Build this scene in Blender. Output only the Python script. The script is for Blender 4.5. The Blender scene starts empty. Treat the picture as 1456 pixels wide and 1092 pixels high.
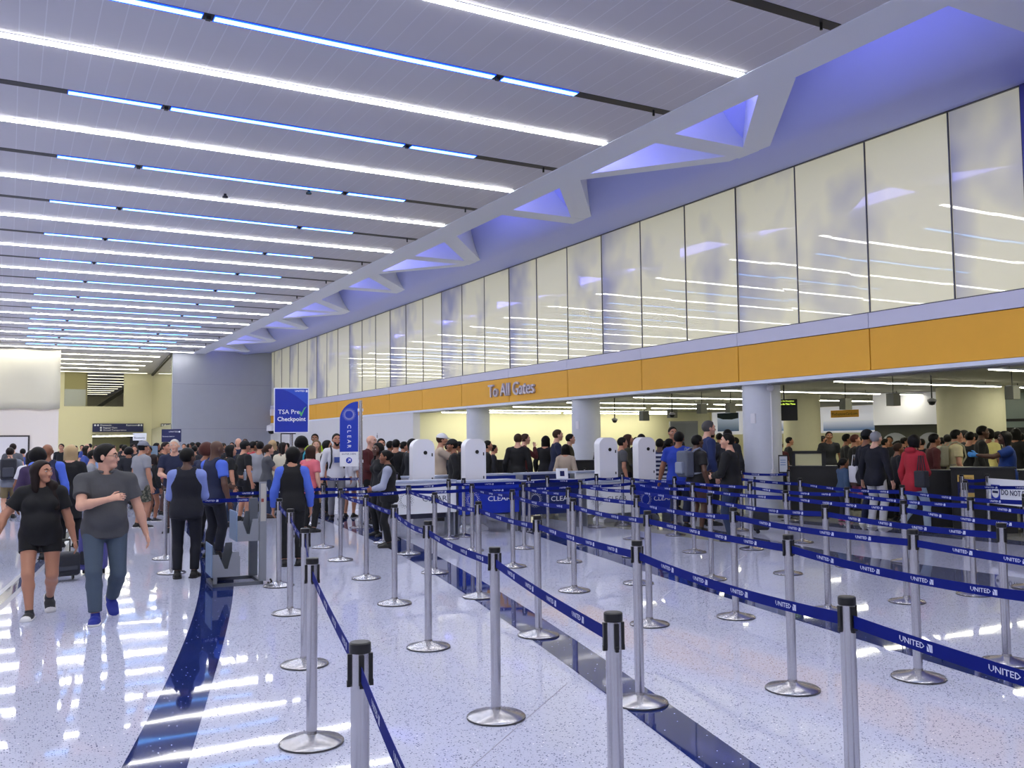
import bpy, bmesh, math, random
import numpy as np
from mathutils import Vector, Matrix
random.seed(7); rng = np.random.RandomState(7)
SC = bpy.context.scene
COL = SC.collection
PI = math.pi

# ------------------------------------------------------------------ helpers
def lin(h):
    h = h.lstrip('#'); o = []
    for i in (0, 2, 4):
        c = int(h[i:i+2], 16)/255
        o.append(c/12.92 if c <= .04045 else ((c+.055)/1.055)**2.4)
    return tuple(o)
MATS = {}
def mat(name, col='#808080', rough=.5, metal=0, emit=None, es=0, coat=0, cr=.03, bump=0, bscale=20, noise=0, nscale=5, spec=.5, alpha=1, trans=0):
    """principled material, with optional noise variation and bump"""
    if name in MATS: return MATS[name]
    m = bpy.data.materials.new(name); m.use_nodes = True
    nt = m.node_tree; b = nt.nodes['Principled BSDF']
    c = lin(col) if isinstance(col, str) else col
    b.inputs['Base Color'].default_value = (*c, 1)
    b.inputs['Roughness'].default_value = rough
    b.inputs['Metallic'].default_value = metal
    b.inputs['Specular IOR Level'].default_value = spec
    if coat:
        b.inputs['Coat Weight'].default_value = coat; b.inputs['Coat Roughness'].default_value = cr
    if trans: b.inputs['Transmission Weight'].default_value = trans
    if emit:
        e = lin(emit) if isinstance(emit, str) else emit
        b.inputs['Emission Color'].default_value = (*e, 1); b.inputs['Emission Strength'].default_value = es
    if noise or bump:
        tc = nt.nodes.new('ShaderNodeTexCoord')
        n = nt.nodes.new('ShaderNodeTexNoise'); n.inputs['Scale'].default_value = nscale; n.inputs['Detail'].default_value = 4
        nt.links.new(tc.outputs['Object'], n.inputs['Vector'])
        if noise:
            mx = nt.nodes.new('ShaderNodeMix'); mx.data_type = 'RGBA'
            mx.inputs[6].default_value = (*[v*(1-noise) for v in c], 1)
            mx.inputs[7].default_value = (*[min(1, v*(1+noise)) for v in c], 1)
            nt.links.new(n.outputs['Fac'], mx.inputs[0]); nt.links.new(mx.outputs[2], b.inputs['Base Color'])
        if bump:
            n2 = nt.nodes.new('ShaderNodeTexNoise'); n2.inputs['Scale'].default_value = bscale; n2.inputs['Detail'].default_value = 3
            nt.links.new(tc.outputs['Object'], n2.inputs['Vector'])
            bp = nt.nodes.new('ShaderNodeBump'); bp.inputs['Strength'].default_value = bump; bp.inputs['Distance'].default_value = .02
            nt.links.new(n2.outputs['Fac'], bp.inputs['Height']); nt.links.new(bp.outputs['Normal'], b.inputs['Normal'])
    MATS[name] = m
    return m

class MB:
    """collects simple shapes into one mesh"""
    def __init__(s): s.v = []; s.f = []; s.m = []; s.mi = 0
    def add(s, vs, fs):
        o = len(s.v); s.v += [tuple(v) for v in vs]
        for f in fs: s.f.append(tuple(o+i for i in f)); s.m.append(s.mi)
        return s
    def box(s, c, d, rz=0, M=None):
        x, y, z = d[0]/2, d[1]/2, d[2]/2
        vs = [Vector((sx*x, sy*y, sz*z)) for sz in (-1, 1) for sy in (-1, 1) for sx in (-1, 1)]
        R = M if M is not None else Matrix.Rotation(rz, 3, 'Z')
        vs = [R @ v + Vector(c) for v in vs]
        return s.add(vs, [(0,2,3,1),(4,5,7,6),(0,1,5,4),(2,6,7,3),(0,4,6,2),(1,3,7,5)])
    def bbox(s, lo, hi):
        return s.box([(a+b)/2 for a, b in zip(lo, hi)], [b-a for a, b in zip(lo, hi)])
    def prism(s, poly, h, M=None):
        """poly in xy, extruded from z=0 to h, then transformed by M (4x4)"""
        n = len(poly); M = M or Matrix()
        vs = [M @ Vector((p[0], p[1], 0)) for p in poly] + [M @ Vector((p[0], p[1], h)) for p in poly]
        return s.add(vs, [tuple(range(n))[::-1], tuple(range(n, 2*n))] + [(i, (i+1) % n, n+(i+1) % n, n+i) for i in range(n)])
    def lathe(s, prof, n=24, c=(0, 0, 0)):
        vs = []; fs = []
        for r, z in prof:
            for i in range(n):
                a = 2*PI*i/n; vs.append((c[0]+r*math.cos(a), c[1]+r*math.sin(a), c[2]+z))
        for j in range(len(prof)-1):
            for i in range(n):
                k = (i+1) % n; fs.append((j*n+i, j*n+k, (j+1)*n+k, (j+1)*n+i))
        fs.append(tuple(range(n))[::-1]); fs.append(tuple((len(prof)-1)*n+i for i in range(n)))
        return s.add(vs, fs)
    def tube(s, pts, r, n=8):
        pts = [Vector(p) for p in pts]; vs = []; fs = []
        rs = r if isinstance(r, (list, tuple)) else [r]*len(pts)
        for j, p in enumerate(pts):
            d = (pts[min(j+1, len(pts)-1)]-pts[max(j-1, 0)]).normalized()
            u = d.orthogonal().normalized() if j == 0 else (u - d*u.dot(d)).normalized()
            v = d.cross(u)
            for i in range(n):
                a = 2*PI*i/n; vs.append(p + (u*math.cos(a)+v*math.sin(a))*rs[j])
        for j in range(len(pts)-1):
            for i in range(n):
                k = (i+1) % n; fs.append((j*n+i, j*n+k, (j+1)*n+k, (j+1)*n+i))
        fs.append(tuple(range(n))[::-1]); fs.append(tuple((len(pts)-1)*n+i for i in range(n)))
        return s.add(vs, fs)
    def mesh(s, name, mats, smooth=False, bevel=0):
        me = bpy.data.meshes.new(name); me.from_pydata(s.v, [], s.f)
        for m in (mats if isinstance(mats, (list, tuple)) else [mats]): me.materials.append(m)
        if any(s.m): me.polygons.foreach_set('material_index', s.m)
        if smooth:
            me.polygons.foreach_set('use_smooth', [True]*len(s.f))
            try: me.set_sharp_from_angle(angle=math.radians(38))
            except Exception: pass
        if bevel:
            bm = bmesh.new(); bm.from_mesh(me)
            bmesh.ops.bevel(bm, geom=bm.edges[:], offset=bevel, segments=2, affect='EDGES', clamp_overlap=True)
            bm.to_mesh(me); bm.free()
        me.update(); return me
    def build(s, name, mats, parent=None, smooth=False, bevel=0, loc=None, rz=0):
        return link(name, s.mesh(name, mats, smooth, bevel), parent, loc, rz)

def link(name, me, parent=None, loc=None, rz=0):
    o = bpy.data.objects.new(name, me); COL.objects.link(o)
    if parent is not None: o.parent = parent
    if loc is not None: o.location = loc
    if rz: o.rotation_euler = (0, 0, rz)
    return o
def tag(o, label, cat, group=None):
    o['label'] = label; o['category'] = cat
    if group: o['group'] = group
    return o
def thing(name, label, cat, loc=(0, 0, 0), rz=0, group=None):
    o = link(name, None, None, loc, rz); o.empty_display_size = .1
    return tag(o, label, cat, group)
def struct(o): o['kind'] = 'structure'; return o
def dup(root, loc=None, rz=None, label=None):
    """copy of a thing with its parts and sub-parts"""
    r = root.copy(); COL.objects.link(r)
    if loc is not None: r.location = loc
    if rz is not None: r.rotation_euler = (0, 0, rz)
    if label: r['label'] = label
    for ch in list(root.children):
        c = ch.copy(); COL.objects.link(c); c.parent = r
        for g in list(ch.children):
            d = g.copy(); COL.objects.link(d); d.parent = c
    return r
def text_mesh(body, size=1, extrude=0, res=2, align='CENTER', bold=0):
    cu = bpy.data.curves.new('lettering', 'FONT'); cu.body = body; cu.size = size; cu.extrude = extrude
    cu.resolution_u = res; cu.align_x = align; cu.align_y = 'CENTER'; cu.offset = bold
    o = bpy.data.objects.new('lettering', cu); COL.objects.link(o)
    dg = bpy.context.evaluated_depsgraph_get()
    me = bpy.data.meshes.new_from_object(o.evaluated_get(dg))
    bpy.data.objects.remove(o); bpy.data.curves.remove(cu)
    return me
def text(body, size, m, parent, loc, rot=(PI/2, 0, 0), extrude=.002, name='lettering', align='CENTER', sx=1, bold=0):
    me = text_mesh(body, size, extrude, 2, align, bold); me.materials.clear(); me.materials.append(m)
    o = link(name, me, parent, loc); o.rotation_euler = rot; o.scale = (sx, 1, 1)
    return o
# ------------------------------------------------------------------ camera
H_CAM = 1.68
def make_camera():
    f, pitch, yaw, roll = 1288.47, .0627738, .506873, -.010738
    F = Vector((math.sin(yaw)*math.cos(pitch), math.cos(yaw)*math.cos(pitch), math.sin(pitch)))
    R0 = Vector((math.cos(yaw), -math.sin(yaw), 0)); U0 = R0.cross(F)
    R = math.cos(roll)*R0 + math.sin(roll)*U0; U = -math.sin(roll)*R0 + math.cos(roll)*U0
    cam = bpy.data.cameras.new('camera'); o = bpy.data.objects.new('camera', cam); COL.objects.link(o)
    cam.sensor_fit = 'HORIZONTAL'; cam.sensor_width = 36; cam.lens = 36*f/1456
    cam.clip_start = .05; cam.clip_end = 500
    M = Matrix((R, U, -F)).transposed().to_4x4(); M.translation = (0, 0, H_CAM)
    o.matrix_world = M; SC.camera = o
make_camera()

# ------------------------------------------------------------------ materials with their own node trees
def terrazzo(name, base, dark, light, dens=.5, rough=.035, spec=.26):
    m = bpy.data.materials.new(name); m.use_nodes = True; nt = m.node_tree; b = nt.nodes['Principled BSDF']; L = nt.links
    tc = nt.nodes.new('ShaderNodeTexCoord')
    def cells(scale, thr, rad):
        v = nt.nodes.new('ShaderNodeTexVoronoi'); v.inputs['Scale'].default_value = scale
        L.new(tc.outputs['Object'], v.inputs['Vector'])
        sp = nt.nodes.new('ShaderNodeSeparateColor'); L.new(v.outputs['Color'], sp.inputs[0])
        a = nt.nodes.new('ShaderNodeMath'); a.operation = 'LESS_THAN'; a.inputs[1].default_value = thr; L.new(sp.outputs[0], a.inputs[0])
        d = nt.nodes.new('ShaderNodeMath'); d.operation = 'LESS_THAN'; d.inputs[1].default_value = rad; L.new(v.outputs['Distance'], d.inputs[0])
        e = nt.nodes.new('ShaderNodeMath'); e.operation = 'MULTIPLY'; L.new(a.outputs[0], e.inputs[0]); L.new(d.outputs[0], e.inputs[1])
        return e.outputs[0]
    def mixc(fac, c1, c2):
        x = nt.nodes.new('ShaderNodeMix'); x.data_type = 'RGBA'; L.new(fac, x.inputs[0])
        if isinstance(c1, tuple): x.inputs[6].default_value = (*c1, 1)
        else: L.new(c1, x.inputs[6])
        x.inputs[7].default_value = (*c2, 1); return x.outputs[2]
    n = nt.nodes.new('ShaderNodeTexNoise'); n.inputs['Scale'].default_value = .8; n.inputs['Detail'].default_value = 5; L.new(tc.outputs['Object'], n.inputs['Vector'])
    c0 = mixc(n.outputs['Fac'], tuple(v*.95 for v in base), tuple(min(1, v*1.05) for v in base))
    c1 = mixc(cells(75, .30*dens, .36), c0, dark)
    c2 = mixc(cells(130, .40*dens, .34), c1, tuple((a+d)/2 for a, d in zip(base, dark)))
    c3 = mixc(cells(48, .05, .22), c2, light)
    L.new(c3, b.inputs['Base Color'])
    b.inputs['Roughness'].default_value = rough; b.inputs['Specular IOR Level'].default_value = spec
    n2 = nt.nodes.new('ShaderNodeTexNoise'); n2.inputs['Scale'].default_value = 1.1; n2.inputs['Detail'].default_value = 2; L.new(tc.outputs['Object'], n2.inputs['Vector'])
    bp = nt.nodes.new('ShaderNodeBump'); bp.inputs['Strength'].default_value = .014; bp.inputs['Distance'].default_value = .1
    L.new(n2.outputs['Fac'], bp.inputs['Height']); L.new(bp.outputs['Normal'], b.inputs['Normal'])
    MATS[name] = m; return m
def planks(name, base, line, pitch=.3, wline=.02, axis=0, rough=.45):
    m = bpy.data.materials.new(name); m.use_nodes = True; nt = m.node_tree; b = nt.nodes['Principled BSDF']; L = nt.links
    tc = nt.nodes.new('ShaderNodeTexCoord'); sx = nt.nodes.new('ShaderNodeSeparateXYZ'); L.new(tc.outputs['Object'], sx.inputs[0])
    d = nt.nodes.new('ShaderNodeMath'); d.operation = 'DIVIDE'; d.inputs[1].default_value = pitch; L.new(sx.outputs[axis], d.inputs[0])
    fr = nt.nodes.new('ShaderNodeMath'); fr.operation = 'FRACT'; L.new(d.outputs[0], fr.inputs[0])
    lt = nt.nodes.new('ShaderNodeMath'); lt.operation = 'LESS_THAN'; lt.inputs[1].default_value = wline/pitch; L.new(fr.outputs[0], lt.inputs[0])
    x = nt.nodes.new('ShaderNodeMix'); x.data_type = 'RGBA'; x.inputs[6].default_value = (*base, 1); x.inputs[7].default_value = (*line, 1)
    L.new(lt.outputs[0], x.inputs[0]); L.new(x.outputs[2], b.inputs['Base Color']); b.inputs['Roughness'].default_value = rough
    MATS[name] = m; return m
def film_glass(name):
    """glazing backed with smeared cream protective film"""
    m = bpy.data.materials.new(name); m.use_nodes = True; nt = m.node_tree; b = nt.nodes['Principled BSDF']; L = nt.links
    tc = nt.nodes.new('ShaderNodeTexCoord')
    mp = nt.nodes.new('ShaderNodeMapping'); mp.inputs['Scale'].default_value = (1, .55, .45); L.new(tc.outputs['Object'], mp.inputs[0])
    n = nt.nodes.new('ShaderNodeTexNoise'); n.inputs['Scale'].default_value = .7; n.inputs['Detail'].default_value = 3; n.inputs['Roughness'].default_value = .6; L.new(mp.outputs[0], n.inputs['Vector'])
    r = nt.nodes.new('ShaderNodeValToRGB'); sy = nt.nodes.new('ShaderNodeSeparateXYZ'); L.new(tc.outputs['Object'], sy.inputs[0])
    def mth(op, a, b):
        q = nt.nodes.new('ShaderNodeMath'); q.operation = op
        for i_, v_ in enumerate((a, b)):
            if isinstance(v_, (int, float)): q.inputs[i_].default_value = v_
            else: L.new(v_, q.inputs[i_])
        return q.outputs[0]
    fr = mth('FRACT', mth('DIVIDE', mth('ADD', sy.outputs[1], 50-11.73), 5.355), 0)      # film laid in three-pane widths, thin towards one side
    edge = mth('MULTIPLY', mth('POWER', fr, 6), .28)
    L.new(mth('SUBTRACT', n.outputs['Fac'], edge), r.inputs[0])
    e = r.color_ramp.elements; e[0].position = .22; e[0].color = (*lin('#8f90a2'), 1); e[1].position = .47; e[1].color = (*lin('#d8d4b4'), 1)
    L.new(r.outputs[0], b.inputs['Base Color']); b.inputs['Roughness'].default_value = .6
    L.new(r.outputs[0], b.inputs['Emission Color']); b.inputs['Emission Strength'].default_value = .4      # glow added to stand for light through the film from behind
    b.inputs['Coat Weight'].default_value = 1; b.inputs['Coat Roughness'].default_value = .015; b.inputs['Coat IOR'].default_value = 1.6
    MATS[name] = m; return m

M_FLOOR = terrazzo('terrazzo_white', lin('#c0c3da'), lin('#4a4b70'), lin('#ffffff'), .8)
M_NAVYF = terrazzo('terrazzo_navy', lin('#1b2a66'), lin('#0c1440'), lin('#e8ecff'), .5, rough=.035)
M_GREYF = terrazzo('terrazzo_slate', lin('#5a5f7c'), lin('#33374f'), lin('#c9cbe0'), .5)
M_BEIGEF = terrazzo('terrazzo_beige', lin('#a9a89c'), lin('#6e6d62'), lin('#efefe4'), .5, rough=.12)
M_CEIL = planks('ceiling_planks', lin('#c8c7d0'), lin('#dadbe4'), wline=.014)
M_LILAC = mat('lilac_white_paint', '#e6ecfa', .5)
M_VIOLET = mat('violet_glow_tint', '#bcc4fc', .6)  # violet of the cove light is put into this base colour
M_WHITEW = mat('white_wall_paint', '#dcdce2', .55, noise=.02)
M_GREYW = mat('grey_fabric_panel', '#a0a4b0', .7, noise=.05, nscale=2)
M_CREAMW = mat('cream_wall_paint', '#ece8c4', .6)
M_YELLOWW = mat('yellow_cream_paint', '#e6e2c0', .6)
M_ORANGE = mat('orange_panel', '#eeb02e', .55, noise=.03)
M_COLUMN = mat('column_paint', '#d4d8e4', .5, noise=.03, nscale=9)
M_COLUMNG = mat('column_paint_cream', '#cfccae', .6, noise=.03, nscale=9)
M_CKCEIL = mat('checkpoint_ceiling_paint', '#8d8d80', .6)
M_DARKTRIM = mat('dark_trim', '#16161c', .5)
M_BLACK = mat('black_plastic', '#0b0b0d', .4)
M_STEEL = mat('brushed_steel', '#c6c5ca', .27, 1, bump=.015, bscale=90)
M_WHITEP = mat('white_gloss_plastic', '#e9e9f2', .3)
M_FILM = film_glass('filmed_glass')
M_WSTRIP = mat('white_light_diffuser', '#ffffff', .5, emit=(1, .98, .93), es=30)
M_YSTRIP = mat('warm_light_diffuser', '#ffffff', .5, emit=(1, .95, .72), es=36)
M_YDIM = mat('warm_light_diffuser_dim', '#ffffff', .5, emit=(1, .95, .66), es=5)
M_CSTRIP = mat('checkpoint_light_diffuser', '#ffffff', .5, emit=(1, .96, .76), es=29)
M_BSTRIP = mat('blue_light_diffuser', '#b0d0ff', .5, emit=(.16, .50, 1), es=7)
M_BRIM = mat('blue_light_lens', '#2040ff', .5, emit=(.01, .09, 1), es=1.5)
M_VLED = mat('violet_cove_light', '#b0a0ff', .5, emit=(.34, .34, 1), es=6)

# ------------------------------------------------------------------ floor
ZC = 7.17                                   # ceiling height
struct(MB().bbox((-9.2, -14, -.1), (10.2, 112, 0)).build('floor', M_FLOOR))
struct(MB().bbox((10.2, -14, -.1), (31, 57.2, -.0005)).build('floor_checkpoint', M_BEIGEF))
def pv(c, y):
    r = 0
    for k in c: r = r*y + k
    return r
def band(name, lo, hi, y0, y1, m, n=40, z=.0015):
    vs = []; fs = []
    for i in range(n+1):
        y = y0+(y1-y0)*i/n
        vs += [(lo(y), y, z), (hi(y), y, z)]
    for i in range(n): fs.append((2*i, 2*i+1, 2*i+3, 2*i+2))
    return struct(MB().add(vs, fs).build(name, m))
B1L = (3.1e-06, -.000163, -.004705, .3467395, -1.1135844); B1R = (1.68e-05, -.0010764, .0152089, .18557, -.351442)
band('floor_curve', lambda y: pv(B1L, y), lambda y: max(pv(B1L, y)+.2, pv(B1R, y)), 2, 25, M_NAVYF)
B2L = (-6.36e-05, -.0033523, .2913804, 2.1138629)
def b2hi(y): return pv(B2L, y) + .26 + .021*max(0, y-2)
band('floor_curve', lambda y: pv(B2L, y), b2hi, 0, 24, M_NAVYF)
def b3lo(y): return pv((.0020204, .1919559, 5.1433751), y)
band('floor_curve', b3lo, lambda y: b3lo(y)+.43, 0, 16, M_NAVYF)
def b4lo(y): return 9.3+.22*(y-5) if y < 5 else pv((.0084703, .0341629, 8.8802858), y)
def b4hi(y): return max(b4lo(y)+.7, 10.3+.03*y)
band('floor_curve', b4lo, b4hi, 0, 16, M_GREYF)
band('floor_aisle', lambda y: b4hi(y)-.01, lambda y: 13.6, 0, 16.5, M_FLOOR, z=.0008)
band('floor_curve', lambda y: 13.6, lambda y: 14.15, 0, 16.5, M_GREYF)
def b0lo(y): return -.05+.15*(y-12.26)-.002*(y-12.26)**2
band('floor_kerb', b0lo, lambda y: b0lo(y)+.24, 8, 22, mat('kerb_grey', '#9c9ca8', .35))
band('floor_kerb', lambda y: b0lo(y)+.06, lambda y: b0lo(y)+.18, 8, 22, M_GREYF, z=.0025)
mj = mat('floor_joint', '#8f8fa6', .3)
for (x0, y0, x1, y1) in ((2.0, 4.2, 3.4, 5.4), (5.2, 7.0, 6.5, 8.1), (7.6, 8.6, 9.3, 9.9)):
    d = Vector((x1-x0, y1-y0)); a = math.atan2(d.y, d.x)
    struct(MB().box(((x0+x1)/2, (y0+y1)/2, .0008), (d.length, .006, .001), a).build('floor_joint', mj))

# ------------------------------------------------------------------ main ceiling with its fascia and the struts of the light well
struct(MB().bbox((-9.2, -14, ZC), (9.62, 57, ZC+.3)).build('ceiling', M_CEIL))
struct(MB().bbox((-9.2, 57, ZC), (9.7, 112, ZC+.3)).build('ceiling_hall', M_CEIL))
struct(MB().bbox((9.6, -14, ZC-.012), (10.36, 57, ZC+.75)).build('trim_1', M_LILAC))
# the light well: one smooth soffit that curves up out of sight behind the fascia
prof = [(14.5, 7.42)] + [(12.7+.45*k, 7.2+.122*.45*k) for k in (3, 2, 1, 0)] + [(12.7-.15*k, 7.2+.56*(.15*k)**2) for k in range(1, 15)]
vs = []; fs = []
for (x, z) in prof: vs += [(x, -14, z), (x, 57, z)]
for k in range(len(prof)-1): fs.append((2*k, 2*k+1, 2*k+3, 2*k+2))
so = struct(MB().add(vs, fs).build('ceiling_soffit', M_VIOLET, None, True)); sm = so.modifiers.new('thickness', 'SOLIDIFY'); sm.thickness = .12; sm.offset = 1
def strut(x0, y0, x1, y1, wd, up=0):
    d = Vector((x1-x0, y1-y0, 0)); a = math.atan2(d.y, d.x)
    struct(MB().box(((x0+x1)/2, (y0+y1)/2, 7.62+up), (d.length, wd, .81), a).build('beam', M_LILAC))
for k in range(-1, 8):
    yn = 13.0 + 6.05*k - .06
    strut(10.3, yn, 12.62, yn, .56)
    strut(10.3, yn-3.0, 12.62, yn-.05, .5, .004)
    if k % 2 == 0: strut(10.3, yn+3.0, 12.62, yn+.1, .36, .008)
# violet light line along the top of the fascia
for k in range(12):
    y = -8+k*5.4
    o = MB().bbox((10.365, y, 7.4), (10.4, y+5.2, 7.65)).build('cove_light', M_VLED)
    tag(o, 'violet cove light line hidden behind the ceiling fascia', 'light', 'violet cove lights')

# ceiling light lines
YW0, SY = 6.41, 3.573
def white_strip(y, x0, x1, m, label, group):
    t = thing('ceiling_light', label, 'ceiling light', ((x0+x1)/2, y, ZC), 0, group)
    L = x1-x0
    MB().bbox((-L/2-.03, -.07, -.012), (L/2+.03, .07, -.0005)).build('frame', M_LILAC, t)
    MB().bbox((-L/2, -.066, -.022), (L/2, .066, -.0125)).build('diffuser', m, t)
ORD = ['first','second','third','fourth','fifth','sixth','seventh','eighth','ninth','tenth','eleventh','twelfth','thirteenth','fourteenth','fifteenth','sixteenth','seventeenth','eighteenth','nineteenth','twentieth']
for i in range(-4, 15):
    lab = ('white light line overhead, outside the view' if i < 1 else '%s white ceiling light line counted from the camera' % ORD[i-1])
    white_strip(YW0+SY*i, -7.5, 9.56, M_WSTRIP, lab, 'white ceiling light lines')
for i in range(15, 29):
    white_strip(YW0+SY*i, -7.5, 8.15 if i < 19 else 9.2, M_YSTRIP if i < 19 else M_YDIM, 'warm ceiling light line of the hall beyond the grey wall, number %s of them' % ORD[i-15], 'warm light lines of the far hall')
m_black_slot = M_DARKTRIM
for i in range(-3, 14):
    y = YW0+SY*i+5.37
    if y > 56: continue
    lab = ('blue light track overhead, outside the view' if i < -1 else '%s blue light track counted from the camera, with black ends' % ORD[i+1])
    t = thing('light_track', lab, 'light track', (0, y, ZC), 0, 'blue light tracks')
    MB().bbox((-7.5, -.095, -.006), (9.58, .095, -.0005)).build('channel', m_black_slot, t)
    segs = [(-7.4, -5.0), (.69, 2.06), (2.20, 6.28), (6.42, 7.76)]
    for a, b in segs:
        if i == -1: continue
        s = MB().bbox((a, -.092, -.014), (b, .092, -.0065)).build('lens', M_BRIM, t)
        MB().bbox((a+.01, -.055, -.02), (b-.01, .055, -.0145)).build('diffuser', M_BSTRIP, s)
    for x in (2.13, 6.35):
        MB().bbox((x-.03, -.03, -.05), (x+.03, .03, -.0065)).build('track_clip', M_BLACK, t)
    MB().tube([(9.3, 0, -.0065), (9.3, 0, -.1)], .02, 8).build('sprinkler_tip', M_BLACK, t)
for n, (x, y) in enumerate(((4.05, 20.2), (5.6, 19.1))):
    o = MB().lathe([(.01, -.09), (.06, -.085), (.06, -.05), (.03, -.04), (.03, 0)], 12).build('sprinkler', M_BLACK, None, loc=(x, y, ZC))
    tag(o, ['black sprinkler head on the ceiling, further from the fascia', 'black sprinkler head on the ceiling, nearer the fascia'][n], 'sprinkler', 'ceiling sprinklers')

# ------------------------------------------------------------------ enclosing walls
struct(MB().bbox((-9.4, -14, 0), (-9.2, 112, 8)).build('wall_left', M_WHITEW))
struct(MB().bbox((-9.4, -14.2, 0), (31, -14, 10)).build('wall_back', M_WHITEW))
# grey wall at the far end
g = MB(); g.bbox((8.49, 57, 0), (14.6, 57.3, 7.36)); struct(g.build('wall_far', M_GREYW))
for z in (2.6, 5.3): struct(MB().bbox((8.49, 56.985, z), (14.3, 57, z+.02)).build('trim_2', mat('panel_seam', '#8b8b9c', .7)))
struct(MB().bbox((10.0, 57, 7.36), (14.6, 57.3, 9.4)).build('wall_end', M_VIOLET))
# right wall: glazing over the orange band
XG = 14.33
struct(MB().bbox((XG+.08, 8.63, 4.05), (XG+.4, 57, 7.5)).build('wall_behind_glass', M_GREYW))
gl = MB(); ft = MB(); j0 = 11.73
ys = [8.63]
y = j0 - 1.785
while y < 57:
    if y > ys[-1]+.1: ys.append(y)
    y += 1.785
ys.append(57)
rr = random.Random(3)
for a, b in zip(ys[:-1], ys[1:]):
    t1 = rr.uniform(-.004, .004); t2 = rr.uniform(-.004, .004)
    x1, x2 = XG+.05+t1, XG+.05+t2
    gl.add([(x1, a+.012, 4.07), (x2, b-.012, 4.07), (x2-t1, b-.012, 7.40), (x1-t2, a+.012, 7.40)], [(0, 1, 2, 3)])
    ft.bbox((XG+.03, a-.012, 4.05), (XG+.07, a+.012, 7.42))
ft.bbox((XG, 8.63, 7.385), (XG+.1, 57, 7.43)); ft.bbox((XG+.02, 8.63, 4.045), (XG+.08, 57, 4.07))
wn = struct(gl.build('window_1', M_FILM)); struct(ft.build('window_frame', mat('mullion', '#4a4a55', .4), wn))
struct(MB().bbox((XG-.02, -14, 4.05), (XG+.45, 8.6, 7.5)).build('wall_right', mat('deep_violet_paint', '#4a4a9c', .5)))
# band under the glazing
t1 = MB(); t2 = MB()
edges = [-13.9] + [j0+3.57*k for k in range(-7, 13)] + [57]
for a, b in zip(edges[:-1], edges[1:]):
    t1.bbox((XG-.02, a+.006, 3.76), (XG+.3, b-.006, 4.045))
    t2.bbox((XG, a+.012, 2.955), (XG+.3, b-.012, 3.745))
struct(t1.build('trim_3', mat('lilac_metal_panel', '#cfcfe2', .4)))
struct(t2.build('trim_4', M_ORANGE))
struct(MB().bbox((XG+.03, -13.9, 2.96), (XG+.28, 57, 4.0)).build('trim_5', mat('orange_joint', '#7a4a14', .6)))
struct(MB().bbox((XG-.03, -13.9, 2.87), (XG+.3, 57, 2.945)).build('trim_6', M_LILAC))
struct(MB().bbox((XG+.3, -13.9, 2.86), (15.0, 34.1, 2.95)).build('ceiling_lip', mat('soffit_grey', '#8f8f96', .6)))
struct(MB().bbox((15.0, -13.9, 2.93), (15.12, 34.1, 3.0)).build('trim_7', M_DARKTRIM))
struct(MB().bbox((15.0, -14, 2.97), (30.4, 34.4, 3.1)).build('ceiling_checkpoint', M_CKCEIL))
# lettering on the band
lt = thing('wall_lettering', 'raised grey letters spelling To All Gates on the orange band', 'sign', (XG-.05, 25.81, 3.35))
me = text_mesh('To All Gates', .60, .035, 3, 'CENTER', .004); me.materials.clear()
me.materials.append(mat('letter_grey', '#c9c4d2', .4)); lo = link('letters', me, lt, (0, 0, 0)); lo.rotation_euler = (PI/2, 0, -PI/2); lo.scale = (1.0, 1, 1)
# white wall beyond the opening, return wall and checkpoint room
struct(MB().bbox((XG, 34.1, 0), (XG+.3, 57, 2.87)).build('wall_white', M_WHITEW))
struct(MB().bbox((XG+.3, 34.1, 0), (30.3, 34.4, 3.0)).build('wall_checkpoint_end', M_CREAMW))
struct(MB().bbox((30, -14, 0), (30.3, 34.1, 3.0)).build('wall_checkpoint_side', M_CREAMW))
sg = thing('wall_pictogram', 'small dark pictogram on the white wall beside the feather banner', 'sign', (XG-.005, 38.2, 2.0))
k = MB(); k.bbox((-.004, -.05, -.12), (.003, .05, .02)); k.bbox((-.004, -.02, .04), (.003, .02, .1)); k.build('symbol', mat('pictogram_grey', '#6a6a74', .5), sg)
sc_ = thing('wall_box', 'white wall speaker box above the security camera at the corner', 'speaker', (XG-.12, 56.2, 3.6)); MB().bbox((-.1, -.15, -.2), (.1, .15, .2)).build('housing', M_WHITEP, sc_, bevel=.02)
wc = thing('security_camera', 'white corner security camera with dark dome below the orange band', 'security camera', (XG-.3, 55.6, 2.45))
MB().lathe([(.05, .42), (.28, .32), (.3, 0)], 16).build('housing', M_WHITEP, wc, True); MB().lathe([(.02, -.2), (.16, -.15), (.22, 0)], 16).build('dome', M_BLACK, wc, True)
MB().bbox((0, -.05, .3), (.3, .05, .4)).build('bracket', M_WHITEP, wc)
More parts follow.
